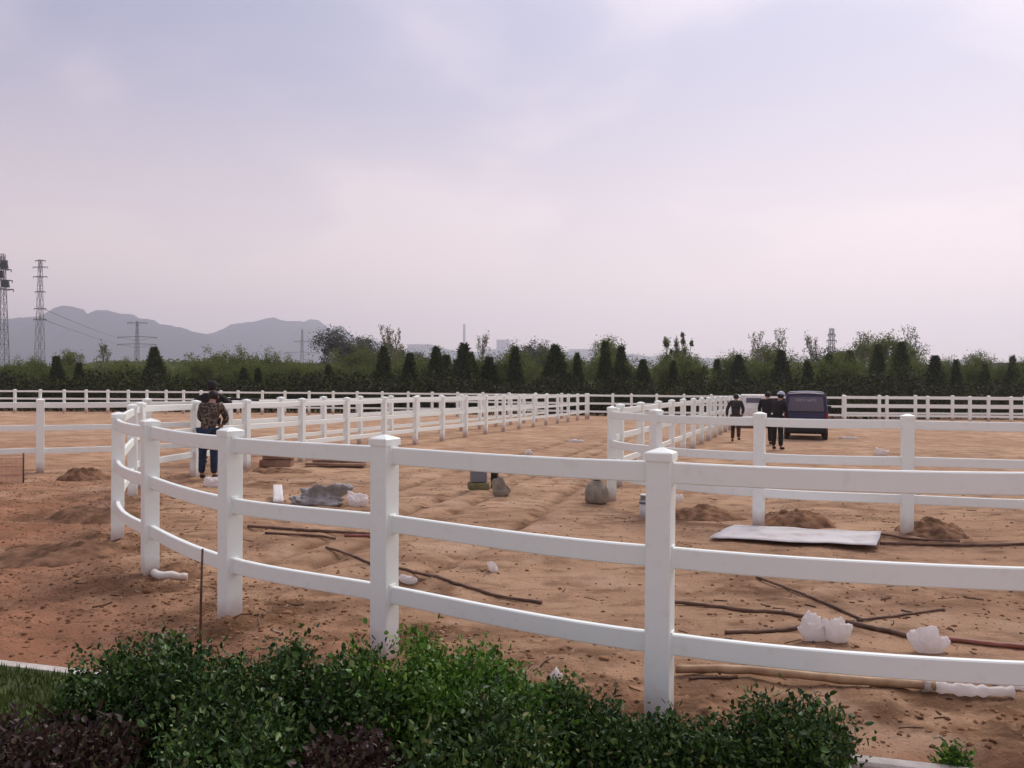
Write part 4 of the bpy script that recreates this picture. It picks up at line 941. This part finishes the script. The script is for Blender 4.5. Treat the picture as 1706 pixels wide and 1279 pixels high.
for s in (-1, 1):
    obj('tail_light', box_bm((s*0.635, 0.0, 0.78), (0.06, 0.04, 0.26), 0.01), MTAIL, van)
    obj('side_window', box_bm((s*0.652, 1.15, 1.14), (0.02, 1.6, 0.36), 0.006), MGLASS, van).rotation_euler[1] = 0
    obj('mirror', box_bm((s*0.78, 2.45, 1.0), (0.13, 0.06, 0.16), 0.02), MBLACK, van)
    for yy in (0.55, 2.55): wheel(van, s*0.60, yy, 0.27, 0.16)
obj('rear_bumper', box_bm((0, -0.03, 0.33), (1.30, 0.13, 0.15), 0.03, 2), MBLACK, van)
obj('roof_edge', tube([(-0.52, 0.03, 1.515), (-0.3, 0.025, 1.535), (0, 0.025, 1.545), (0.3, 0.025, 1.535), (0.52, 0.03, 1.515)], 0.02, 6), MCHROME, van)
obj('exhaust_pipe', tube([(0.35, -0.02, 0.22), (0.35, 0.5, 0.24)], 0.025, 8), MSTEEL, van)
obj('underbody', box_bm((0, 1.55, 0.24), (1.1, 2.6, 0.1)), MBLACK, van)
# small white truck seen from behind beyond the workers
p = at(1256, 36.5); tr_ = thing('small_truck', 'small white truck with a dark rear window behind the walking worker', 'truck', p, -math.atan2(0.33, 1))
obj('cab', loft([[(-0.64, 0, 0.3), (0.64, 0, 0.3), (0.64, 0, 0.95), (0.56, 0, 1.40), (-0.56, 0, 1.40), (-0.64, 0, 0.95)], [(-0.65, 0.9, 0.3), (0.65, 0.9, 0.3), (0.65, 0.9, 0.95), (0.58, 0.9, 1.44), (-0.58, 0.9, 1.44), (-0.65, 0.9, 0.95)],
                 [(-0.63, 1.5, 0.3), (0.63, 1.5, 0.3), (0.63, 1.55, 0.92), (0.56, 1.2, 1.40), (-0.56, 1.2, 1.40), (-0.63, 1.55, 0.92)]]), MWPAINT, tr_)
obj('rear_window', box_bm((0, -0.01, 1.17), (0.66, 0.02, 0.22), 0.004), MGLASS, tr_)
obj('cargo_bed', box_bm((0, -1.0, 0.46), (1.3, 1.9, 0.08)), MWPAINT, tr_)
for k, z in enumerate((0.58, 0.72)): obj('tailgate_board', box_bm((0, -1.96, z), (1.3, 0.03, 0.115), 0.006), MWPAINT, tr_)
for s in (-1, 1):
    obj('side_board', box_bm((s*0.64, -1.0, 0.65), (0.03, 1.9, 0.28), 0.006), MWPAINT, tr_)
    obj('tail_light', box_bm((s*0.52, -1.98, 0.42), (0.14, 0.03, 0.06)), MTAIL, tr_)
    for yy in (-1.2, 0.95): wheel(tr_, s*0.55, yy, 0.25, 0.15)
obj('rear_beam', box_bm((0, -1.9, 0.36), (1.2, 0.08, 0.08)), MBLACK, tr_)

# ------------------------------------------------------------------ people
MSKIN = mat('skin', (0.34, 0.19, 0.13), 0.6); MHAIR = mat('black_hair', (0.012, 0.010, 0.010), 0.6)
MPAT = mat('patterned_jacket', (0.035, 0.026, 0.02), 0.9, (0.17, 0.13, 0.10), 26, lo=0.45, hi=0.6, detail=2)
MJEANS = mat('navy_trousers', (0.012, 0.02, 0.045), 0.85, (0.02, 0.035, 0.07), 6); MDARKC = mat('black_cloth', (0.011, 0.010, 0.012), 0.9, (0.022, 0.02, 0.022), 8)
MCHAR = mat('charcoal_jacket', (0.022, 0.02, 0.021), 0.85, (0.04, 0.036, 0.036), 6); MBRNT = mat('brown_trousers', (0.045, 0.022, 0.017), 0.9, (0.07, 0.038, 0.028), 6)
MCAP = mat('pale_cap', (0.6, 0.62, 0.66), 0.8, (0.35, 0.4, 0.5), 12); MSHOE = mat('dusty_shoe', (0.03, 0.022, 0.018), 0.9); MSTRIPE = mat('pale_stripe', (0.5, 0.45, 0.5), 0.8)
def skin_mesh(name, verts, edges, rad, sub=1):
    me = bpy.data.meshes.new(name); me.from_pydata([tuple(v) for v in verts], edges, []); o = bpy.data.objects.new(name, me); COL.objects.link(o)
    md = o.modifiers.new('skin', 'SKIN'); md.use_smooth_shade = True
    for i, r in enumerate(rad): me.skin_vertices[0].data[i].radius = (r, r) if not hasattr(r, '__len__') else r
    me.skin_vertices[0].data[0].use_root = True
    sb = o.modifiers.new('sub', 'SUBSURF'); sb.levels = sub; sb.render_levels = sub
    bpy.context.view_layer.update()
    out = bpy.data.meshes.new_from_object(o.evaluated_get(bpy.context.evaluated_depsgraph_get())); bpy.data.objects.remove(o); out.name = name
    for pl in out.polygons: pl.use_smooth = True
    return out
def person(label, loc, rz, height, lean, arms, legs, top_m, leg_m, hat=None, hat_m=None, headturn=0.0):
    """local +Y is forward. arms: ((elbow),(hand)) left then right, legs: ((knee),(ankle)) left then right, all for a 1.70 m figure"""
    t = thing('person', label, 'person', loc, rz, 'workers on the site'); s = height/1.70; t.scale = (s, s, s)
    Lr = Matrix.Rotation(-lean, 3, 'X'); hip = Vector((0, 0, 0.93))
    up = lambda x, y, z: hip+Lr @ (Vector((x, y, z))-hip)
    J = dict(pel=Vector((0, 0, 0.95)), waist=up(0, 0, 1.08), chest=up(0, 0.0, 1.28), neckb=up(0, 0, 1.43), neck=up(0, 0.015, 1.49), head=up(0, 0.035, 1.575), crown=up(0, 0.03, 1.645))
    V = []; E = []; Rr = []; ix = {}
    def add(k, p, r, par=None):
        ix[k] = len(V); V.append(Vector(p)); Rr.append(r)
        if par is not None: E.append((ix[par], ix[k]))
    add('pel', J['pel'], (0.105, 0.08)); add('waist', J['waist'], (0.095, 0.07), 'pel'); add('chest', J['chest'], (0.115, 0.075), 'waist'); add('neckb', J['neckb'], (0.075, 0.07), 'chest')
    add('neck', J['neck'], 0.052, 'neckb'); add('head', J['head'], (0.078, 0.09), 'neck'); add('crown', J['crown'], (0.062, 0.075), 'head')
    add('nose', J['head']+Lr @ Vector((0, 0.105, -0.005)), 0.012, 'head')
    cl_t = [('hem', Vector((0, 0, 0.84)), (0.165, 0.13), None), ('pel', J['pel']+Vector((0, 0, 0.02)), (0.16, 0.125), 'hem'), ('waist', J['waist'], (0.15, 0.12), 'pel'), ('chest', J['chest'], (0.18, 0.135), 'waist'), ('neckb', J['neckb'], (0.085, 0.08), 'chest')]
    cl_l = [('pel', J['pel'], (0.145, 0.12), None)]; shoes = []
    for n_, sx in (('l', -1), ('r', 1)):
        el_, ha = (Vector(q_) for q_ in arms[0 if sx < 0 else 1]); sh = up(sx*0.185, 0, 1.39)
        dv = (ha-el_).normalized(); side_ = dv.cross(Vector((0, 0, 1)));
        if side_.length < 0.2: side_ = Vector((0, 1, 0))
        side_.normalize()
        add('sh'+n_, sh, 0.062, 'chest'); add('el'+n_, el_, 0.042, 'sh'+n_); add('wr'+n_, ha, 0.028, 'el'+n_); add('pa'+n_, ha+dv*0.065, (0.036, 0.018), 'wr'+n_)
        for f in range(4):
            o_ = side_*(0.027-0.018*f); ln = (0.072, 0.085, 0.078, 0.060)[f]; k1 = ha+dv*0.10+o_; k2 = k1+(dv*0.8+Vector((0, 0, -0.35))).normalized()*ln
            add('f%d%s' % (f, n_), k1, 0.0095, 'pa'+n_); add('t%d%s' % (f, n_), k2, 0.008, 'f%d%s' % (f, n_))
        add('th'+n_, ha+dv*0.05+side_*0.055, 0.011, 'pa'+n_); add('tt'+n_, ha+dv*0.09+side_*0.07, 0.009, 'th'+n_)
        cl_t += [('sh'+n_, sh, 0.082, 'chest'), ('el'+n_, el_, 0.062, 'sh'+n_), ('wr'+n_, ha-dv*0.01, 0.046, 'el'+n_)]
        kn, an = (Vector(q_) for q_ in legs[0 if sx < 0 else 1]); hp = Vector((sx*0.095, 0, 0.88))
        toe = an+Vector((sx*0.03, 0.15, -0.045)); heel = an+Vector((0, -0.03, -0.03))
        add('hp'+n_, hp, 0.085, 'pel'); add('kn'+n_, kn, 0.055, 'hp'+n_); add('an'+n_, an, 0.036, 'kn'+n_); add('to'+n_, toe, 0.028, 'an'+n_)
        cl_l += [('hp'+n_, hp, 0.105, 'pel'), ('kn'+n_, kn, 0.08, 'hp'+n_), ('an'+n_, an+Vector((0, 0, 0.01)), 0.066, 'kn'+n_)]
        shoes.append(([heel, an+Vector((0, 0.04, -0.03)), toe], [(0, 1), (1, 2)], [0.045, 0.05, 0.038]))
    obj('body', with_mat(skin_mesh('body', V, E, Rr), MSKIN), None, t)
    def cloth(nm, spec, m):
        ids = {k: i for i, (k, *_ ) in enumerate(spec)}; o_ = obj(nm, with_mat(skin_mesh(nm, [q_[1] for q_ in spec], [(ids[q_[3]], ids[q_[0]]) for q_ in spec if q_[3] is not None], [q_[2] for q_ in spec]), m), None, t); return o_
    jk = cloth('jacket', cl_t, top_m); cloth('trousers', cl_l, leg_m)
    for v_, e_, r_ in shoes: obj('shoe', with_mat(skin_mesh('shoe', v_, e_, r_), MSHOE), None, t)
    # hair cap over the crown and back of the head
    bm = bmesh.new(); bmesh.ops.create_uvsphere(bm, u_segments=14, v_segments=9, radius=1)
    bmesh.ops.delete(bm, geom=[v_ for v_ in bm.verts if v_.co.z < -0.85 or (v_.co.z < 0.25 and v_.co.y > 0.30)], context='VERTS')
    for v_ in bm.verts: v_.co = Vector((v_.co.x*0.098, v_.co.y*0.112, v_.co.z*0.105))
    ho = obj('hair', bm, MHAIR, t, J['head']+Vector((0, 0.0, 0.022))); ho.rotation_euler[0] = -lean
    if hat:
        bm = bmesh.new(); bmesh.ops.create_uvsphere(bm, u_segments=14, v_segments=8, radius=0.118); bmesh.ops.delete(bm, geom=[v_ for v_ in bm.verts if v_.co.z < -0.005], context='VERTS')
        co_ = obj('cap', bm, hat_m, t, J['head']+Vector((0, 0, 0.045))); co_.rotation_euler[0] = -lean
        bm = bmesh.new(); bmesh.ops.create_circle(bm, cap_ends=True, segments=16, radius=0.085); r_ = bmesh.ops.extrude_face_region(bm, geom=bm.faces[:]); bmesh.ops.translate(bm, vec=(0, 0, 0.008), verts=[g for g in r_['geom'] if isinstance(g, bmesh.types.BMVert)])
        obj('peak', recalc(bm), hat_m, co_, (0, 0.10, 0.0))
    for sx in (-1, 1):
        bm = bmesh.new(); bmesh.ops.create_uvsphere(bm, u_segments=8, v_segments=6, radius=0.011); obj('eye', bm, MHAIR, t, J['head']+Lr @ Vector((sx*0.032, 0.088, 0.02)))
        bm = bmesh.new(); bmesh.ops.create_uvsphere(bm, u_segments=8, v_segments=6, radius=1)
        for v_ in bm.verts: v_.co = Vector((v_.co.x*0.012, v_.co.y*0.02, v_.co.z*0.032))
        obj('ear', bm, MSKIN, t, J['head']+Lr @ Vector((sx*0.085, 0.0, 0.0)))
    obj('mouth', box_bm((0, 0, 0), (0.045, 0.008, 0.01), 0.003), MTAIL, t, J['head']+Lr @ Vector((0, 0.086, -0.045)))
    return t, jk
STAND = (((-0.11, 0.02, 0.49), (-0.12, 0.0, 0.09)), ((0.11, 0.02, 0.49), (0.12, 0.0, 0.09)))
STRIDE = (((-0.10, 0.12, 0.50), (-0.11, 0.05, 0.09)), ((0.10, -0.02, 0.48), (0.12, -0.26, 0.16)))
def pl(u, v):
    p_ = spot(u, v); p_.z = ground_z(p_.x, p_.y); return p_
person('worker in a brown patterned jacket and navy trousers with his back turned, inside the curve', pl(347, 800), -0.1, 1.60, R(17),
       (((-0.27, 0.20, 1.12), (-0.10, 0.40, 1.02)), ((0.27, 0.20, 1.12), (0.10, 0.40, 1.02))), STAND, MPAT, MJEANS, None)
p2 = at(352, 17.0); p2.z = ground_z(p2.x, p2.y)
person('worker in black with dark cap just behind the one in the patterned jacket', p2, 0.15, 1.74, R(3),
       (((-0.38, 0.08, 1.24), (-0.36, 0.30, 1.32)), ((0.36, 0.08, 1.22), (0.30, 0.32, 1.30))), STAND, MDARKC, MDARKC, 'cap', MDARKC)
bp = tube([(-0.42, 0, 0), (0.0, 0, 0.0), (0.62, 0, -0.02)], 0.026, 8); o = obj('black_bar', bp, MBLACK, None, (p2.x+0.25, p2.y+0.42, p2.z+1.37)); tag(o, 'black bar held out by the worker in black', 'bar')
person('worker in a charcoal jacket and brown trousers walking beside the lane fence', pl(1226, 736), -0.35, 1.52, R(8),
       (((-0.29, -0.02, 1.14), (-0.31, 0.10, 0.90)), ((0.25, 0.12, 1.13), (0.20, 0.30, 0.98))), STRIDE, MCHAR, MBRNT, None)
person('worker in black standing between a paddock post and the man in the pale cap', pl(1277, 741), -0.6, 1.6, R(10),
       (((-0.25, 0.06, 1.12), (-0.22, 0.20, 0.88)), ((0.25, 0.16, 1.16), (0.16, 0.40, 1.12))), STAND, MDARKC, MDARKC, None)
w4, jk = person('worker in dark clothes and a pale cap leaning beside the van', pl(1295, 749), -0.9, 1.60, R(14),
       (((-0.25, 0.22, 1.14), (-0.16, 0.48, 1.08)), ((0.24, 0.10, 1.10), (0.24, 0.22, 0.86))), STAND, MDARKC, MDARKC, 'cap', MCAP)
# ------------------------------------------------------------------ haze
hm = bpy.data.materials.new('haze_air'); hm.use_nodes = True; ht_ = hm.node_tree; ht_.nodes.clear()
ho_ = N(ht_, 'ShaderNodeOutputMaterial'); pv = N(ht_, 'ShaderNodeVolumePrincipled')
pv.inputs['Color'].default_value = (0.86, 0.865, 0.975, 1); pv.inputs['Density'].default_value = 0.00038; pv.inputs['Anisotropy'].default_value = 0.6
ht_.links.new(pv.outputs[0], ho_.inputs['Volume'])
try: hm.cycles.homogeneous_volume = True
except Exception: pass
hz_o = obj('haze', box_bm((0, 1780, 149), (7700, 3680, 302)), hm); tag(hz_o, 'thin pale haze over the whole plain', kind='stuff')
